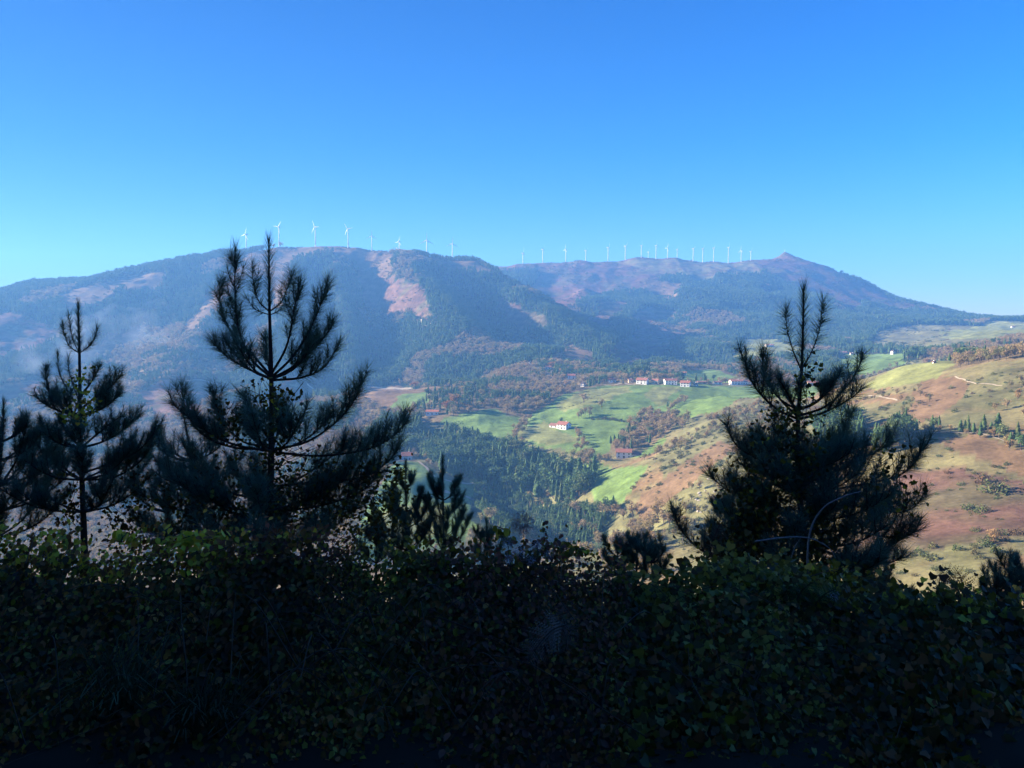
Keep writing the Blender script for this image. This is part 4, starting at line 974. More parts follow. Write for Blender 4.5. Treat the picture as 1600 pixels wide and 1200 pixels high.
class Pine:
    def __init__(s, name, label, trunk, Y, r0, nl=.165, dens=470, seed=1, base=(.10, .17, .11), group=None):
        s.Y = Y; s.rng = np.random.default_rng(seed); s.nl = nl; s.dens = dens; s.base = base
        T = np.array([at(px, py, Y + dy) for px, py, dy in trunk]); s.T = T
        gz = float(height(T[0][0], T[0][1])); 
        if T[0][2] > gz: T = np.vstack([[T[0][0] + .03, T[0][1], gz - .15], T]); s.T = T
        s.root = empty(name, tuple(T[0] + [0, 0, .15])); tag(s.root, label, 'tree', group); s.o = np.array(s.root.location)
        P = catmull(T, 8); r = r0 * (1 - .9 * np.linspace(0, 1, len(P)) ** .9); a = Acc(); V, Fq = tube_poly(P, r, 8); a.add(V - s.o, Fq)
        s.trunk = a.build('trunk', [m_pbark], s.root, True); s.r0 = r0
        # needles on the leader
        a = Acc(); k = len(P) * 2 // 3; V, Fc, c = needles(P[-10:], .1, dens * 1.5, nl, .55, s.rng, s.base); a.add(V - s.o, Fc, c); o = a.build('needles', [m_needle], s.trunk); o['kind'] = 'stuff'
    def branch(s, P, slen=.26, s0=.32, n0=.45, step=.080, up=.9, r=.014, spread=.80):
        P = catmull(P, 6); L_ = np.linalg.norm(np.diff(P, axis=0), axis=1).sum()
        w_ = Acc(); n_ = Acc(); V, Fq = tube_poly(P, r * (1 - .75 * np.linspace(0, 1, len(P))), 5); w_.add(V - s.o, Fq)
        V, Fc, c = needles(P, n0, s.dens, s.nl, spread, s.rng, s.base); n_.add(V - s.o, Fc, c)
        if slen > 0:
            for Q in side_shoots(P, s.rng, s0, step, slen, up):
                V, Fq = tube_poly(Q, r * .42 * (1 - .6 * np.linspace(0, 1, len(Q))), 4); w_.add(V - s.o, Fq)
                V, Fc, c = needles(Q, .12, s.dens, s.nl * .92, spread, s.rng, s.base); n_.add(V - s.o, Fc, c)
        b = w_.build('branch', [m_pbark], s.root, True); nd = n_.build('needles', [m_needle], b); nd['kind'] = 'stuff'
    def px(s, pts, **k):
        """a branch drawn through pixels, the third number its offset in depth (m)"""
        s.branch(np.array([at(px, py, s.Y + dy) for px, py, dy in pts]), **k)
    def whorl(s, z_py, n_, length, az0=0.0, rise=.55, depthonly=False, **k):
        z = at(800, z_py, s.Y)[2]; T = s.T; x = np.interp(z, T[:, 2], T[:, 0]); y = np.interp(z, T[:, 2], T[:, 1])
        for i in range(n_):
            a = az0 + i * 6.283 / n_ + s.rng.normal(0, .25); L_ = length * s.rng.uniform(.75, 1.15); dx, dy = math.cos(a), math.sin(a)
            P = [np.array([x, y, z])]
            for t in (.33, .66, 1.0): P.append(np.array([x + dx * L_ * (t ** .85), y + dy * L_ * (t ** .85), z + rise * L_ * t ** 1.8 + .02]))
            s.branch(np.array(P), **k)

YB = 7.6
p1 = Pine('young_pine', 'tallest young pine, left of the middle, its bare leader reaching the turbine ridge', [(420,900,0),(421,820,0),(424,700,0),(424,590,0),(421,480,0),(420,376,0)], YB, .055, seed=11)
# top tufts
p1.px([(421,487,0),(404,470,-.02),(396,440,-.03),(394,418,-.03)], slen=.13, s0=.3, n0=.05, r=.008, spread=.9)
p1.px([(421,487,0),(441,470,.02),(452,440,.03),(460,424,.03)], slen=.13, s0=.3, n0=.05, r=.008, spread=.9)
p1.px([(422,492,0),(435,486,.06),(446,478,.12)], slen=0, n0=.2, r=.006)
p1.px([(422,492,0),(400,484,-.08),(385,466,-.1)], slen=0, n0=.2, r=.006)
# big whorl
p1.px([(424,590,0),(392,560,-.05),(372,510,-.08),(367,450,-.1),(368,388,-.1)], slen=.22, s0=.35, n0=.3)
p1.px([(424,592,0),(385,575,.05),(352,555,.1),(328,530,.1)], slen=.2, s0=.3, n0=.35)
p1.px([(424,588,0),(396,556,.1),(362,520,.2),(345,478,.22),(343,440,.2)], slen=.18, s0=.35, n0=.4)
p1.px([(424,590,0),(455,560,-.05),(482,520,-.1),(503,470,-.1),(512,436,-.1)], slen=.2, s0=.35, n0=.35)
p1.px([(424,592,0),(462,570,.05),(500,535,.1),(522,505,.1)], slen=.22, s0=.25, n0=.3)
p1.px([(424,594,0),(470,590,.05),(505,575,.1),(524,548,.1)], slen=.2, s0=.3, n0=.3)
p1.px([(424,585,0),(448,540,-.1),(460,480,-.15),(470,440,-.15)], slen=.18, s0=.4, n0=.45)
p1.whorl(592, 5, .42, .7, .75, slen=.18, s0=.4)
# middle whorls
p1.px([(424,700,0),(370,700,-.05),(318,680,-.1),(290,640,-.1),(284,602,-.1)], slen=.22, s0=.35, n0=.4)
p1.px([(424,698,0),(380,690,.1),(345,655,.15),(333,612,.15)], slen=.2, s0=.4, n0=.4)
p1.px([(424,702,0),(480,690,0),(530,655,0),(558,618,0),(566,590,0)], slen=.24, s0=.45, n0=.45)
p1.px([(424,690,0),(395,650,-.1),(385,625,-.2),(372,612,-.2)], slen=.16, s0=.4, n0=.4)
p1.px([(424,706,0),(500,712,-.1),(580,700,-.15),(625,672,-.15),(632,652,-.15)], slen=.26, s0=.35, n0=.45)
p1.px([(424,760,0),(500,752,-.1),(570,745,-.2),(612,715,-.2),(628,690,-.2)], slen=.26, s0=.3, n0=.4)
p1.px([(424,770,0),(480,740,.15),(540,700,.2),(590,690,.2)], slen=.24, s0=.3)
p1.whorl(705, 6, .75, .3, .55, slen=.24, s0=.35)
p1.px([(424,800,0),(500,790,-.2),(560,770,-.2),(600,735,-.2)], slen=.26, s0=.3)
p1.px([(424,820,0),(360,800,-.1),(300,760,-.15),(262,720,-.15)], slen=.24, s0=.35)
p1.px([(424,780,0),(360,770,.1),(310,735,.15),(285,690,.15)], slen=.24, s0=.3)
p1.whorl(800, 7, .95, .1, .45, slen=.26, s0=.25, dens=1) if False else p1.whorl(800, 7, .95, .1, .45, slen=.26, s0=.25)
p1.whorl(860, 7, 1.0, .5, .40, slen=.28, s0=.2)

p2 = Pine('young_pine', 'broad young pine at the right with a three pronged top', [(1268,960,0),(1262,880,0),(1248,760,0),(1247,660,0),(1253,570,0),(1256,450,0)], YB - .2, .055, seed=12)
p2.px([(1252,578,0),(1240,550,-.02),(1230,515,-.03),(1228,480,-.03)], slen=.06, s0=.5, n0=.04, r=.008, spread=.95)
p2.px([(1252,578,0),(1268,550,.02),(1280,515,.03),(1286,470,.03)], slen=.06, s0=.5, n0=.04, r=.008, spread=.95)
p2.px([(1247,655,0),(1215,640,-.05),(1185,612,-.1),(1168,580,-.1),(1166,548,-.1)], slen=.22, s0=.35, n0=.25)
p2.px([(1247,652,0),(1220,625,.05),(1195,590,.1),(1190,548,.1)], slen=.16, s0=.4, n0=.35)
p2.px([(1247,655,0),(1285,645,0),(1325,625,0),(1350,605,0)], slen=.18, s0=.35, n0=.2)
p2.px([(1247,650,0),(1290,635,.05),(1322,605,.1),(1340,578,.1),(1348,556,.1)], slen=.2, s0=.3, n0=.25)
p2.px([(1248,660,0),(1238,630,-.1),(1222,600,-.2),(1215,585,-.2)], slen=.12, s0=.4, n0=.2)
p2.whorl(640, 5, .30, .4, .9, slen=.14, s0=.4)
p2.px([(1248,740,0),(1200,722,0),(1155,700,0),(1132,660,0)], slen=.22, s0=.5, n0=.5)
p2.px([(1248,745,0),(1225,715,.1),(1212,680,.15),(1210,645,.15)], slen=.15, s0=.4, n0=.35)
p2.px([(1248,750,0),(1200,740,.1),(1190,700,.15),(1186,670,.15)], slen=.15, s0=.4, n0=.35)
p2.px([(1250,760,0),(1320,730,0),(1380,700,0),(1395,690,0)], slen=.30, s0=.3, n0=.35)
p2.px([(1250,770,0),(1330,760,-.1),(1410,740,-.15),(1442,700,-.15)], slen=.28, s0=.35, n0=.4)
p2.px([(1250,800,0),(1330,790,0),(1410,800,0),(1446,775,0)], slen=.28, s0=.4, n0=.45)
p2.px([(1255,830,0),(1330,830,-.1),(1400,840,-.15),(1444,825,-.15)], slen=.26, s0=.4, n0=.45)
p2.px([(1255,850,0),(1320,870,0),(1380,880,0),(1420,868,0)], slen=.22, s0=.45, n0=.5)
p2.px([(1250,760,0),(1300,710,.15),(1320,670,.2),(1330,645,.2)], slen=.26, s0=.3)
p2.px([(1255,870,0),(1190,868,.1),(1150,830,.15),(1132,785,.15)], slen=.2, s0=.4)
p2.px([(1255,890,0),(1170,890,0),(1100,862,0),(1062,825,0),(1050,792,0)], slen=.18, s0=.45, n0=.5)
p2.px([(1255,900,0),(1190,900,-.1),(1130,870,-.1),(1108,835,-.1)], slen=.18, s0=.4)
for zp, n_, L_, a0 in ((735,7,.55,.2),(770,8,.72,.6),(810,8,.85,.1),(850,8,.9,.4),(895,7,.85,.2)): p2.whorl(zp, n_, L_, a0, .42, slen=.26, s0=.25)

p3 = Pine('young_pine', 'slim young pine near the left edge with yellow leaves climbing it', [(134,900,0),(130,800,0),(126,680,0),(124,550,0),(122,476,0)], 8.6, .05, nl=.115, seed=13, dens=620)
p3.px([(124,552,0),(108,540,0),(100,520,0),(99,505,0)], slen=.05, n0=.1, r=.007); p3.px([(124,552,0),(114,530,.05),(108,500,.05),(108,492,.05)], slen=0, n0=.2, r=.006)
p3.px([(124,552,0),(140,540,0),(149,525,0),(151,512,0)], slen=.05, n0=.1, r=.007)
p3.px([(125,640,0),(106,610,0),(92,580,0),(90,552,0)], slen=0, n0=.4, r=.009); p3.px([(125,630,0),(114,600,.1),(107,575,.1),(107,558,.1)], slen=0, n0=.4, r=.008)
p3.px([(126,660,0),(100,640,0),(80,620,0),(72,590,0),(73,575,0)], slen=.12, s0=.4, n0=.35)
p3.px([(126,640,0),(150,620,0),(172,605,0),(188,588,0)], slen=.2, s0=.3, n0=.3); p3.px([(126,620,0),(140,600,.1),(150,585,.1),(156,572,.1)], slen=.12, n0=.3)
p3.px([(127,740,0),(170,725,-.1),(215,705,-.15),(250,665,-.15)], slen=.26, s0=.3, n0=.3); p3.px([(127,750,0),(180,745,0),(220,720,0),(240,690,0)], slen=.26, s0=.3, n0=.3)
p3.px([(127,700,0),(150,680,.1),(175,660,.1),(190,650,.1)], slen=.2, s0=.3, n0=.3); p3.px([(127,700,0),(108,680,0),(98,665,0),(95,650,0)], slen=.12, s0=.3, n0=.3)
for zp, n_, L_, a0 in ((650,6,.40,.3),(700,6,.55,.1),(750,7,.75,.4),(800,7,.8,.2)): p3.whorl(zp, n_, L_, a0, .5, slen=.22, s0=.3)

p4 = Pine('young_pine', 'dense young pine cut by the left edge', [(-5,900,0),(-4,780,0),(2,700,0),(6,628,0)], 8.8, .05, nl=.115, seed=14, dens=620)
for zp, n_, L_, a0 in ((690,5,.28,.1),(720,6,.45,.3),(760,7,.7,.2),(800,8,.85,.5),(840,7,.8,.1)): p4.whorl(zp, n_, L_, a0, .6, slen=.22, s0=.3)
p4.px([(0,760,0),(25,720,0),(38,680,0),(42,650,0)], slen=.12, s0=.4, n0=.35); p4.px([(0,790,0),(50,750,0),(75,720,0),(88,695,0)], slen=.2, s0=.3, n0=.35)

p5 = Pine('young_pine', 'dark bushy pine filling the gap left of the tallest pine', [(312,900,0),(308,830,0),(300,760,0),(296,700,0),(285,640,0)], 8.4, .04, nl=.10, seed=15)
for zp, n_, L_, a0 in ((720,5,.4,.1),(760,6,.5,.3),(800,7,.6,.2),(850,7,.7,.5)): p5.whorl(zp, n_, L_, a0, .5, slen=.2, s0=.3)
p6 = Pine('young_pine', 'low pine between the slim pine and the bushy one', [(262,900,0),(262,820,0),(258,760,0),(255,722,0)], 9.2, .03, nl=.115, seed=16)
for zp, n_, L_, a0 in ((770,5,.25,.1),(800,6,.4,.3),(840,7,.5,.2)): p6.whorl(zp, n_, L_, a0, .8, slen=.14, s0=.3)

def small_pine(label, top, base, Y, seed, tiers, nl=.088, dens=1000):
    (x0, y0), (x1, y1) = top, base
    p = Pine('pine_sapling', label, [(x1,y1,0),((x0+x1)/2,(y0+y1)/2,0),(x0,y0+25,0),(x0,y0,0)], Y, .022, nl=nl, dens=dens, seed=seed)
    for zp, n_, L_ in tiers: p.whorl(zp, n_, L_, seed, 1.1, slen=.12, s0=.3, n0=.25, r=.008, spread=.6)
    return p
small_pine('upright sapling left of its taller neighbour, below the small red roofed farmhouse', (634,722), (636,900), 9.6, 31, [(765,4,.16),(800,3,.25),(825,5,.30),(860,6,.4)])
small_pine('upright sapling right of its neighbour, with a candle top against the green field', (692,716), (694,900), 9.6, 32, [(782,6,.22),(810,4,.3),(840,6,.36),(865,5,.4)])
small_pine('thin sapling with a single candle left of the two uprights', (613,755), (616,900), 9.8, 33, [(790,3,.12),(830,4,.2),(870,5,.3)])
small_pine('short sapling at the left end of the sapling group', (588,820), (588,920), 9.4, 34, [(850,4,.14),(880,5,.2)])
small_pine('short sapling right of the two uprights', (760,812), (757,920), 9.4, 35, [(850,4,.12),(880,5,.2)])
small_pine('sapling tips above the hedge right of the middle, left one', (965,842), (968,930), 9.0, 36, [(870,4,.14),(895,5,.2)])
small_pine('sapling tips above the hedge right of the middle, tallest one', (996,836), (994,930), 9.0, 37, [(862,4,.14),(890,5,.22)])
small_pine('sapling tips above the hedge right of the middle, right one', (1018,850), (1020,940), 8.8, 38, [(880,5,.18),(905,5,.2)])
small_pine('sapling at the right edge, in front of the scrub', (1590,868), (1592,1000), 7.5, 39, [(905,5,.18),(935,6,.25)], nl=.09)
small_pine('sapling just left of the one at the right edge', (1556,884), (1560,1000), 7.5, 40, [(925,4,.14),(950,5,.2)], nl=.08)
small_pine('thin sapling leaning beyond the foot of the broad pine', (1384,880), (1350,985), 6.8, 41, [(925,4,.16),(950,4,.2)], nl=.08)
small_pine('little sapling tip right of the leaning one', (1415,922), (1412,990), 7.2, 42, [(950,4,.1)], nl=.07)
small_pine('sapling behind the hedge left of the broad pine', (1132,770), (1136,930), 8.4, 43, [(815,4,.16),(850,5,.24),(880,6,.34)], nl=.09)

# ---- leaves
LT = np.array([[0,0,0],[-.30,.28,.05],[.30,.28,.05],[-.27,.62,.04],[.27,.62,.04],[0,1,-.06],[0,.5,-.035]])
LF = np.array([[0,6,1],[0,2,6],[1,6,3],[2,4,6],[3,6,5],[4,5,6]])
HT = np.array([[0,.10,0],[-.46,.0,.05],[.46,.0,.05],[-.50,.45,.05],[.50,.45,.05],[0,1,-.05],[0,.45,-.03]])
def leaves(C, size, N_, rng, cols, T_=LT):
    """leaf blades at centres C, faces turned towards N_, tips hanging"""
    k = len(C); N_ = N_ / (np.linalg.norm(N_, axis=1)[:, None] + 1e-9)
    d = np.tile([0., 0., -1.], (k, 1)) + rng.normal(0, .75, (k, 3)); d -= (d * N_).sum(1)[:, None] * N_; d /= np.linalg.norm(d, axis=1)[:, None] + 1e-9
    s_ = np.cross(d, N_); size = np.broadcast_to(size, (k,))[:, None, None]
    V = C[:, None] + size * (T_[None, :, 0:1] * s_[:, None] + (T_[None, :, 1:2] - .5) * d[:, None] + T_[None, :, 2:3] * N_[:, None] * rng.uniform(-1, 2.5, (k, 1, 1)))
    Fc = (np.arange(k)[:, None, None] * 7 + LF[None]).reshape(-1, 3)
    return V.reshape(-1, 3), Fc, np.repeat(cols, 7, 0)
PAL = {'green': [(.15,.115,.010),(.20,.15,.013),(.11,.085,.008),(.25,.18,.015)], 'yellow': [(.62,.46,.03),(.70,.50,.04),(.50,.42,.03),(.60,.33,.04)],
       'brown': [(.24,.09,.02),(.30,.11,.025),(.16,.06,.015),(.36,.16,.03)], 'pale': [(.28,.20,.03),(.34,.24,.04),(.22,.17,.025)], 'dark': [(.060,.046,.006),(.075,.055,.008),(.085,.045,.008)],
       'purple': [(.18,.065,.035),(.24,.085,.04),(.14,.05,.025)], 'grey': [(.22,.20,.21),(.30,.28,.30)]}
def palette(rng, k, mix):
    names = list(mix); p = np.array([mix[n] for n in names], float); p /= p.sum(); w_ = rng.choice(len(names), k, p=p); out_ = np.empty((k, 3))
    for i, nm in enumerate(names):
        m_ = w_ == i; a = np.array(PAL[nm]); out_[m_] = a[rng.integers(0, len(a), m_.sum())]
    return out_ * rng.uniform(.75, 1.3, (k, 1))
def bush(name, label, px0, px1, n_, mix, topmix, size, rng, T_=LT, stems=50, lit=0, part_mats=None):
    """one bush of the roadside thicket: leaves in a ragged face from the verge to its top, stems inside"""
    k = n_; pxs = rng.uniform(px0, px1, k); v = rng.beta(1.0, 1.0, k); y = np.full(k, 4.0)
    x0 = (pxs - 800) / F * 4.0; zt = hedge_top(pxs) - .035; zb = near_h(x0, np.full(k, 2.6)) - .06
    v = np.minimum(v * 1.02, 1.0)
    dep = rng.exponential(.11, k); bulge = .62 * (fbm(x0 * 2.1, v * 2.6 + 3, 81, 4) - .5)
    y = 4.0 - 1.45 * (1 - v) ** 1.35 - bulge * (1 - .4 * v) + dep
    lump = .17 * (fbm(x0 * 4.3, v * 0 + px0, 83, 4) - .5)
    z = zb + v * (zt - zb) + lump * 1.3 * v + rng.normal(0, .02, k) + (v > .93) * rng.exponential(.028, k)
    back = rng.random(k) < .22; y = np.where(back, 4.0 + rng.uniform(0, 1.3, k), y); z = np.where(back, zt + lump - rng.uniform(0, .08, k) - .50 * (y - 4.0), z)
    x = (pxs - 800) / F * 4.0 * (y / 4.0)
    C = np.stack([x, y, z], -1); N_ = np.stack([rng.normal(0, .5, k), -1 + rng.normal(0, .45, k), .55 + .5 * v + rng.normal(0, .5, k)], -1)
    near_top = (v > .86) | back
    cols = palette(rng, k, mix); ct = palette(rng, k, topmix); cols[near_top] = ct[near_top]  # top leaves get lighter, yellower tints that paint light onto the hedge top
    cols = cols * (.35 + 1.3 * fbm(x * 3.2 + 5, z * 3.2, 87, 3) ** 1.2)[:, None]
    keep = fbm(x * 8, z * 8 + y, 85, 3) > .12; C, N_, cols, v, back = C[keep], N_[keep], cols[keep], v[keep], back[keep]; k = len(C)
    sz = (size[0] + (size[1] * 1.25 - size[0]) * rng.beta(1.1, 2.2, k)) * (.55 + .6 * fbm(x[keep] * 2.5, z[keep] * 2.5, 89, 2))
    root = empty(name, (float(np.mean(C[:, 0])), 3.6, float(np.min(C[:, 2])))); tag(root, label, 'bush'); o0 = np.array(root.location)
    # nearest and largest as leaves of their own
    sc_ = sz / C[:, 1] * (1 + .8 * v) * np.where(dep[keep] < .10, 1, .5) * (~back); order = np.argsort(-sc_); top = order[:300]; rest = order[300:]
    protos = []
    for q in range(14):
        c = cols[top[q * 20]][None]; V, Fc, cc = leaves(np.zeros((1, 3)), 1.0, np.array([[0., 0., 1.]]), rng, c, T_)
        # flat master: normal +z, tip along -y
        V = np.stack([T_[:, 0], -(T_[:, 1] - .5), T_[:, 2] * rng.uniform(.5, 2.5)], -1); mq = mesh_np('leaf', V, LF, [m_leaf])
        a_ = mq.color_attributes.new('tint', 'FLOAT_COLOR', 'POINT'); a_.data.foreach_set('color', np.tile(np.append(c[0], 1), 7).astype(np.float32)); protos.append((c[0], mq))
    pc = np.array([p_[0] for p_ in protos])
    for i in top:
        q = int(np.argmin(((pc - cols[i]) ** 2).sum(1))); o = link('leaf', protos[q][1], root)
        nn = Vector(N_[i]).normalized(); rot = nn.to_track_quat('Z', 'Y').to_matrix() @ Matrix.Rotation(rng.normal(0, .8), 3, 'Z')
        M = Matrix.Translation(Vector(C[i] - o0)) @ rot.to_4x4() @ Matrix.Scale(float(sz[i]), 4); o.matrix_local = M
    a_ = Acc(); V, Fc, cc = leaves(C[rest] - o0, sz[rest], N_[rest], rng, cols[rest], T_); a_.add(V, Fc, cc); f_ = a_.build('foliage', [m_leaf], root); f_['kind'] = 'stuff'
    # arching stems
    st = Acc()
    for i in range(stems):
        q = rng.uniform(px0, px1); xx = (q - 800) / F * 3.5; zz = float(hedge_top(q)); zb_ = -.1
        yb = rng.uniform(3.1, 4.3); hgt = (zz - zb_) * rng.uniform(.5, 1.0); dx = rng.normal(0, .28)
        P = catmull([[xx, yb, zb_], [xx + dx * .4, yb - .05, zb_ + hgt * .6], [xx + dx, yb - .18, zb_ + hgt], [xx + dx * 1.8, yb - rng.uniform(.2, .5), zb_ + hgt * rng.uniform(.5, .95)]], 5)
        V, Fq = tube_poly(P, rng.uniform(.0012, .0026), 4); st.add(V - o0, Fq)
    s_ = st.build('stems', [m_stem], root); s_['kind'] = 'stuff'
    return root
hr = np.random.default_rng(77)
bush('bramble_bush', 'bramble thicket at the left with lighter yellow green leaves painting light along its top', -620, 330, 18500, {'dark': 4, 'green': 1, 'brown': 2.5, 'pale': .4}, {'yellow': 3.4, 'green': 1, 'brown': 3}, (.026, .052), hr, stems=30)
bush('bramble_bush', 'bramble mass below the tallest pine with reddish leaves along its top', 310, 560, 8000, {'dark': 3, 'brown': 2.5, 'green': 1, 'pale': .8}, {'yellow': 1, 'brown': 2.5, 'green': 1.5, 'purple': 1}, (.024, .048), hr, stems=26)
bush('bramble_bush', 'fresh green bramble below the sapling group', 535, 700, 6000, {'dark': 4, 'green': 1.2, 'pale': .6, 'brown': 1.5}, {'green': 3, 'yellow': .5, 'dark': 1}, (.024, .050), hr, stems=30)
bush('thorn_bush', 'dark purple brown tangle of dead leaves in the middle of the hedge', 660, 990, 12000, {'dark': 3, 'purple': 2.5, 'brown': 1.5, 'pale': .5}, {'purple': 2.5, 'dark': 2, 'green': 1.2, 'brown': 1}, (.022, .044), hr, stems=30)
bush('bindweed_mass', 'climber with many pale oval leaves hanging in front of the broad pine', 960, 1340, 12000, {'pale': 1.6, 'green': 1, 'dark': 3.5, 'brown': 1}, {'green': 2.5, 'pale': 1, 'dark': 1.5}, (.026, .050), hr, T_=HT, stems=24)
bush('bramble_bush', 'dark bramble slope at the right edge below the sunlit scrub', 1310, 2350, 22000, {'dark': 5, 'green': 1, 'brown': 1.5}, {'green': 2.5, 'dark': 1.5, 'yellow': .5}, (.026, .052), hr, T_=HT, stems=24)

def leaf_cloud(name, label, Y, blobs, size, mix, seed, cat='vine', T_=HT, stems=0, group=None, dy=.35):
    rng = np.random.default_rng(seed); C = []
    for px_, py_, rx, ry, n_ in blobs:
        g = np.clip(rng.normal(0, .55, (n_, 3)), -1.2, 1.2)
        for q in g: C.append(at(px_ + q[0] * rx, py_ + q[1] * ry, Y + q[2] * dy))
    C = np.array(C); k = len(C); root = empty(name, tuple(C[np.argmin(C[:, 2])])); tag(root, label, cat, group); o0 = np.array(root.location)
    a_ = Acc(); V, Fc, cc = leaves(C - o0, rng.uniform(size[0], size[1], k), rng.normal(0, 1, (k, 3)) + [0, -.8, .5], rng, palette(rng, k, mix), T_); a_.add(V, Fc, cc)
    f_ = a_.build('foliage', [m_leaf], root); f_['kind'] = 'stuff'
    st = Acc()
    for px_, py_, rx, ry, n_ in blobs:
        for j in range(max(2, n_ // 45)):
            P = [at(px_ + rng.normal(0, .5) * rx, py_ + ry * u + rng.normal(0, 3), Y + rng.normal(0, dy * .4)) for u in (1.1, .4, -.3, -1.0)]
            V, Fq = tube_poly(catmull(P, 4), .0028, 4); st.add(V - o0, Fq)
    s_ = st.build('stems', [m_stem], root); s_['kind'] = 'stuff'; return root
leaf_cloud('climbing_vine', 'dark small leaved climber smothering the trunk of the tallest pine', 7.45, [(425,650,38,50,420),(360,660,28,30,120),(440,760,90,60,750),(540,790,80,55,650),(390,820,80,50,600),(300,790,50,50,260),(590,800,50,40,200),(600,740,40,25,110)], (.024,.044), {'dark': 4, 'green': 1.5, 'yellow': .2}, 1)
leaf_cloud('climbing_vine', 'green climber wrapped round the broad right pine', 7.1, [(1235,700,50,60,500),(1190,780,60,55,520),(1240,840,80,60,800),(1150,860,50,40,300),(1300,900,60,40,480),(1390,770,50,60,200),(1262,600,18,45,60)], (.028,.050), {'green': 3, 'dark': 3, 'yellow': .15}, 2)
leaf_cloud('climbing_vine', 'climber with bright yellow leaves on the slim left pine', 8.3, [(125,600,20,22,60),(118,645,28,16,110),(140,630,16,14,40)], (.026,.045), {'yellow': 3, 'green': 1}, 3)
leaf_cloud('climbing_vine', 'sparse climber sprays in the gap beside the slim left pine', 8.3, [(112,790,26,40,160),(212,770,26,45,120),(190,820,30,30,160)], (.026,.046), {'dark': 3, 'green': 1}, 4, dy=.2)
leaf_cloud('laurel_shrub', 'shrub with fresh green leaves at the foot of the broad pine', 5.4, [(1300,915,55,30,420),(1150,895,70,18,300),(1220,900,50,22,260)], (.03,.055), {'green': 3, 'yellow': .4}, 5, cat='shrub')
leaf_cloud('hazel_shrub', 'yellow green shrub beyond the hedge at the right, sunlight put into its tints', 9.5, [(1470,950,70,20,700),(1545,945,40,22,380),(1400,965,40,14,200)], (.04,.07), {'yellow': 3, 'green': 1}, 6, cat='shrub', dy=.8)  # bright yellow tints stand in for sun on these leaves
leaf_cloud('dogwood_shrub', 'broad bright leaves standing up beside the seed head in the middle', 4.4, [(790,835,16,12,26),(880,858,22,12,30),(908,862,18,8,20),(640,870,26,12,60)], (.035,.055), {'green': 3, 'yellow': 1}, 7, cat='shrub', T_=LT, dy=.1)
leaf_cloud('dogwood_shrub', 'cluster of large yellow leaves on top of the left bramble', 4.15, [(190,842,20,6,14),(100,845,18,8,16),(297,846,26,14,46),(345,838,30,8,24),(215,846,10,6,8)], (.045,.065), {'yellow': 1}, 8, cat='shrub', T_=LT, dy=.08)

# ---- bracken fronds
m_frond = tint_mat('bracken', .3, .8, .1)
def frond(name, label, pts, width, col, Y, cat='fern', seed=0, n_=22):
    rng = np.random.default_rng(seed); P = catmull([at(px_, py_, Y + dy_) for px_, py_, dy_ in pts], 10); a_ = Acc(); o0 = P[0]
    V, Fq = tube_poly(P, np.linspace(.0035, .001, len(P)), 4); ax = Acc(); ax.add(V - o0, Fq)
    T = np.gradient(P, axis=0); T /= np.linalg.norm(T, axis=1)[:, None]
    for j in range(n_):
        u = .15 + .85 * j / n_; i = int(u * (len(P) - 1)); w_ = width * math.sin(min(1, (1 - u) * 1.15 + .06) * math.pi / 2) * rng.uniform(.8, 1.1)
        for s in (-1, 1):
            sd_ = np.cross(T[i], [0, -1, .2]); sd_ /= np.linalg.norm(sd_); D_ = s * sd_ * .85 + T[i] * .45 + rng.normal(0, .12, 3) + [0, 0, -.15]; D_ /= np.linalg.norm(D_)
            for q in range(7):                 # toothed pinna
                c0 = P[i] + D_ * w_ * q / 7; hw = w_ * .17 * (1 - q / 7.5); c1 = c0 + D_ * w_ * .13 + T[i] * hw; c2 = c0 + D_ * w_ * .13 - T[i] * hw * .8; c3 = c0 + D_ * w_ * .10
                a_.add(np.array([c0, c1, c3, c0, c3, c2]) - o0, np.array([[0, 1, 2], [3, 4, 5]]), np.tile(np.array(col) * rng.uniform(.7, 1.3), (6, 1)))
    root = empty(name, tuple(o0)); tag(root, label, cat); ax.build('stalk', [m_stem], root, True); f_ = a_.build('pinnae', [m_frond], root); f_['kind'] = 'stuff'
BR = (.16, .085, .045); GR = (.05, .10, .03)
frond('bracken_frond', 'dead bracken frond hanging in the dark middle of the hedge', [(885,975,0),(862,985,-.05),(840,1010,-.08),(822,1040,-.08)], .10, (.22,.16,.13), 3.15, seed=1)
frond('bracken_frond', 'second dead frond curling right of the hanging one', [(850,960,0),(872,972,-.03),(885,1000,-.05),(880,1030,-.05)], .08, (.16,.11,.09), 3.2, seed=2)
frond('bracken_frond', 'brown frond arching over the scrub at the right', [(1500,985,0),(1498,930,0),(1480,900,0),(1462,888,0)], .13, BR, 4.6, seed=3)
frond('bracken_frond', 'brown frond standing straight beside the arching one', [(1505,985,0),(1508,940,0),(1502,905,0),(1490,885,0)], .12, BR, 4.7, seed=4)
frond('bracken_frond', 'curled red brown frond low at the right', [(1475,1000,0),(1478,960,0),(1460,940,0),(1440,945,0)], .10, BR, 4.4, seed=5)
frond('bracken_frond', 'reddish frond lying over the hedge left of the saplings', [(500,885,0),(530,868,-.03),(550,850,-.05),(562,838,-.05)], .05, (.20,.06,.04), 4.0, seed=6)
frond('bracken_frond', 'rust coloured frond on top of the left bramble', [(420,870,0),(435,850,0),(425,830,0),(405,828,0)], .07, (.20,.07,.045), 4.1, seed=7)
frond('bracken_frond', 'dead frond poking up left of the broad pine', [(1110,920,0),(1108,870,0),(1120,830,0),(1130,812,0)], .09, (.09,.05,.04), 5.2, seed=8)
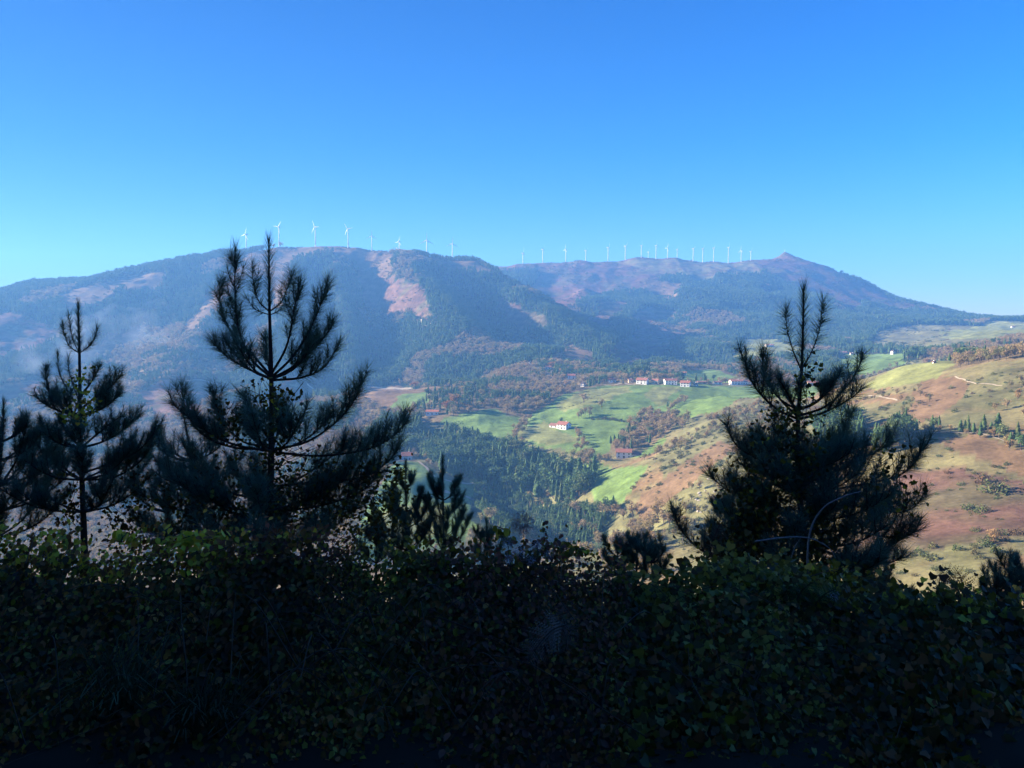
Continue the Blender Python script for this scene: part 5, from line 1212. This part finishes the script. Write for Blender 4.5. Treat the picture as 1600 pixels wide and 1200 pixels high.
for i, (x_, y_, dx_) in enumerate([(1240,925,40),(1215,930,30),(1265,935,55),(1235,940,-50),(1200,935,-30),(1345,975,-30),(1380,975,35)]):
    frond('fern_frond', ['bright green fern frond under the broad pine, highest','green fern frond under the broad pine, second','green fern frond under the broad pine, spreading right','green fern frond under the broad pine, spreading left','small green fern frond at the left of its clump','feathery fern frond leaning left near the leaning sapling','feathery fern frond leaning right near the leaning sapling'][i],
          [(x_,y_+25,0),(x_+dx_*.3,y_,0),(x_+dx_*.7,y_-14,-.05),(x_+dx_,y_-12,-.1)], .07, GR, 4.0, seed=20 + i)

# ---- seed heads, grass, dry stems
def twig_ball(name, label, px_, py_, r_px, Y, n_, col, seed, cat='seed head'):
    rng = np.random.default_rng(seed); c = at(px_, py_, Y); r_ = r_px / F * Y; D_ = rng.normal(size=(n_, 3)); D_ /= np.linalg.norm(D_, axis=1)[:, None]
    a_ = Acc()
    W_ = np.cross(D_, rng.normal(size=(n_, 3))); W_ /= np.linalg.norm(W_, axis=1)[:, None]; L0 = r_ * rng.uniform(.2, .9, (n_, 1)); L1 = L0 + r_ * rng.uniform(.15, .4, (n_, 1))
    V = np.stack([D_ * L0 - W_ * .0012, D_ * L0 + W_ * .0012, D_ * L1 + W_ * r_ * .12], 1).reshape(-1, 3); a_.add(V, np.arange(n_ * 3).reshape(-1, 3), np.repeat(np.array(col) * rng.uniform(.6, 1.4, (n_, 1)), 3, 0))
    root = empty(name, tuple(c)); tag(root, label, cat); f_ = a_.build('plumes', [m_frond], root); f_['kind'] = 'stuff'
    st = Acc(); V, Fq = tube_poly(catmull([[0, 0, 0], [.01, .01, -r_ * 1.2], [0, .02, -r_ * 3]], 4), .002, 4); st.add(V, Fq); st.build('stalk', [m_stem], root)
twig_ball('seed_head', 'large round grey seed head standing above the middle of the hedge', 816, 818, 20, 4.5, 900, (.26,.18,.17), 1)
for i, (a, b, r_) in enumerate([(792,848,11),(812,862,12),(838,852,9),(858,866,9),(795,872,10),(830,876,9),(612,910,9),(235,838,8),(75,862,10),(1302,930,10),(905,905,8),(1412,1000,9)]):
    twig_ball('seed_head', ['pale fluffy seed head left of the large round one\'s foot','pale fluffy seed head right below the large round one','pale seed head right of the large one','rightmost pale seed head of the middle cluster','lowest left seed head of the middle cluster','lowest right seed head of the middle cluster','lone bluish seed head in the green bramble','tiny seed head on the left bramble top','seed head at the far left of the hedge','seed head at the foot of the broad pine','lone seed head in the dark hedge right of the middle','lone seed head low at the right'][i], a, b, r_, 4.0, 160, (.34,.32,.36), 50 + i)
def grass(name, label, px_, py_, Y, n_, Lg, col, seed):
    rng = np.random.default_rng(seed); c = at(px_, py_, Y); c[2] = float(near_h(c[0], c[1])) - .03; a_ = Acc()
    for i in range(n_):
        b = rng.normal(0, .05, 3) * [1, 1, 0]; d = rng.normal(0, .35, 3); d[2] = 1; L_ = Lg * rng.uniform(.5, 1.1); w_ = .0022
        P = np.array([b, b + d * L_ * .5, b + d * L_ * .85 + [d[0] * L_ * .35, d[1] * L_ * .35, 0], b + d * L_ * .9 + [d[0] * L_ * .8, d[1] * L_ * .8, -L_ * .12]])
        V = np.concatenate([P - [w_, 0, 0], P + [w_, 0, 0]]); a_.add(V, np.array([[0,1,5],[0,5,4],[1,2,6],[1,6,5],[2,3,7],[2,7,6]]), np.tile(np.array(col) * rng.uniform(.6, 1.4), (8, 1)))
    o = a_.build(name, [m_frond]); o.location = c; tag(o, label, 'grass', kind='stuff')
grass('grass_tuft', 'grey green grass tuft on the verge at the left', 190, 1130, 3.15, 170, .30, (.07,.08,.035), 1)
grass('grass_tuft', 'dark grass below the left bramble', 320, 1180, 3.0, 200, .22, (.05,.055,.025), 4)
def twig(name, label, pts, r_, Y, cat='dry stem', group=None, m_=None):
    P = catmull([at(a, b, Y + (c if True else 0)) for a, b, c in pts], 8); o0 = P[0]; a_ = Acc(); V, Fq = tube_poly(P - o0, np.linspace(r_, r_ * .4, len(P)), 5); a_.add(V, Fq)
    o = a_.build(name, [m_ or m_twig], None, True); o.location = o0; tag(o, label, cat, group)
m_grey = mat('grey_cane', (.30, .25, .22), .7, var=.25, scale=15)
twig('bramble_cane', 'long grey cane arching up in front of the broad pine', [(1268,985,0),(1262,905,0),(1265,835,0),(1285,795,-.02),(1318,776,-.03),(1345,768,-.03)], .009, 5.6, 'branch', m_=m_grey)
twig('bramble_cane', 'thin grey cane bowing sideways across the broad pine', [(1180,846,0),(1225,840,0),(1265,841,0),(1295,856,0),(1305,872,0)], .006, 5.5, 'branch', m_=m_grey)
twig('bramble_cane', 'thin cane rising to the left fork of the arching cane', [(1226,985,0),(1228,910,0),(1240,860,0),(1252,838,0)], .005, 5.5, 'branch', m_=m_grey)
for i, p_ in enumerate([[(288,1020,0),(283,960,0),(282,925,0)],[(290,1120,0),(292,1060,0),(286,980,0)],[(322,1000,0),(330,950,0),(343,925,0)],[(360,1060,0),(364,980,0),(368,925,0)],[(215,1010,0),(218,980,0),(219,975,0)],[(40,880,0),(50,850,0),(56,830,0)],
        [(752,990,0),(745,950,0),(730,925,0)],[(832,1175,0),(826,1120,0),(830,1075,0)],[(870,1150,0),(850,1100,0),(838,1060,0)],[(455,1180,0),(440,1110,0),(432,1050,0)],[(640,1180,0),(650,1120,0),(645,1080,0)],[(940,960,0),(942,920,0),(944,880,0)],[(876,905,0),(877,880,0),(874,868,0)],[(565,1130,0),(600,1100,0),(625,1060,0)],[(1100,1100,0),(1080,1060,0),(1075,1010,0)]]):
    twig('dry_stem', 'thin pale dry stem standing in the dark hedge', p_, .0022, 3.05, group='dry stems in the hedge')
print('fore', round(time.time() - T0, 1))
# ------------------------------------------------------------------ haze
HAZE = True
if HAZE:
    mb = MB(); zt = max(620.0, 0); mb.box(-5000, 5000, -5000, 5000, float(GZ.min()) - 5, float(GZ.max()) + 40)
    mh = bpy.data.materials.new('haze'); mh.use_nodes = True; t = mh.node_tree; t.nodes.clear()
    o_ = t.nodes.new('ShaderNodeOutputMaterial'); pv = t.nodes.new('ShaderNodeVolumePrincipled')
    pv.inputs['Color'].default_value = (.17, .46, 1.0, 1); pv.inputs['Density'].default_value = 0.00017; pv.inputs['Anisotropy'].default_value = 0.2
    t.links.new(pv.outputs[0], o_.inputs['Volume'])
    tag(mb.build('haze', mh), 'blue haze filling the valley air', 'haze', kind='stuff')
# ------------------------------------------------------------------ smoke drifting along the lower slope at the left
sp = [hit(60, 555), hit(150, 505), hit(330, 490)]
a0 = at(-20, 590, 1400); a1 = at(110, 535, 1470); a2 = at(260, 500, 1600)
P = catmull([a0, a1, a2], 8); rad = np.interp(np.linspace(0, 1, len(P)), [0, .2, .6, 1], [8, 26, 48, 40]) * (1 + .18 * np.sin(np.arange(len(P)) * 1.7))
ac = Acc(); V, Fq = tube_poly(P, rad, 12); k_ = len(P) * 12
ac.add(V, Fq); me = ac.build('smoke', [], None, True).data
bmx = __import__('bmesh').new(); bmx.from_mesh(me); __import__('bmesh').ops.holes_fill(bmx, edges=bmx.edges[:], sides=0); bmx.to_mesh(me); bmx.free()
ms_ = bpy.data.materials.new('smoke'); ms_.use_nodes = True; t = ms_.node_tree; t.nodes.clear()
o_ = t.nodes.new('ShaderNodeOutputMaterial'); pv = t.nodes.new('ShaderNodeVolumePrincipled'); tc = t.nodes.new('ShaderNodeTexCoord'); nz = t.nodes.new('ShaderNodeTexNoise'); nz.inputs['Scale'].default_value = .022; nz.inputs['Detail'].default_value = 4
mr = t.nodes.new('ShaderNodeMapRange'); mr.inputs['From Min'].default_value = .46; mr.inputs['From Max'].default_value = .72; mr.inputs['To Max'].default_value = .0045
t.links.new(tc.outputs['Object'], nz.inputs['Vector']); t.links.new(nz.outputs['Fac'], mr.inputs['Value']); t.links.new(mr.outputs[0], pv.inputs['Density']); pv.inputs['Color'].default_value = (.75, .85, 1, 1)
t.links.new(pv.outputs[0], o_.inputs['Volume']); me.materials.append(ms_)
sm = bpy.data.objects['smoke']; tag(sm, 'thin pale smoke drifting across the wooded slope at the left', 'smoke', kind='stuff')
print('done', round(time.time() - T0, 1), 'objects', len(bpy.data.objects))
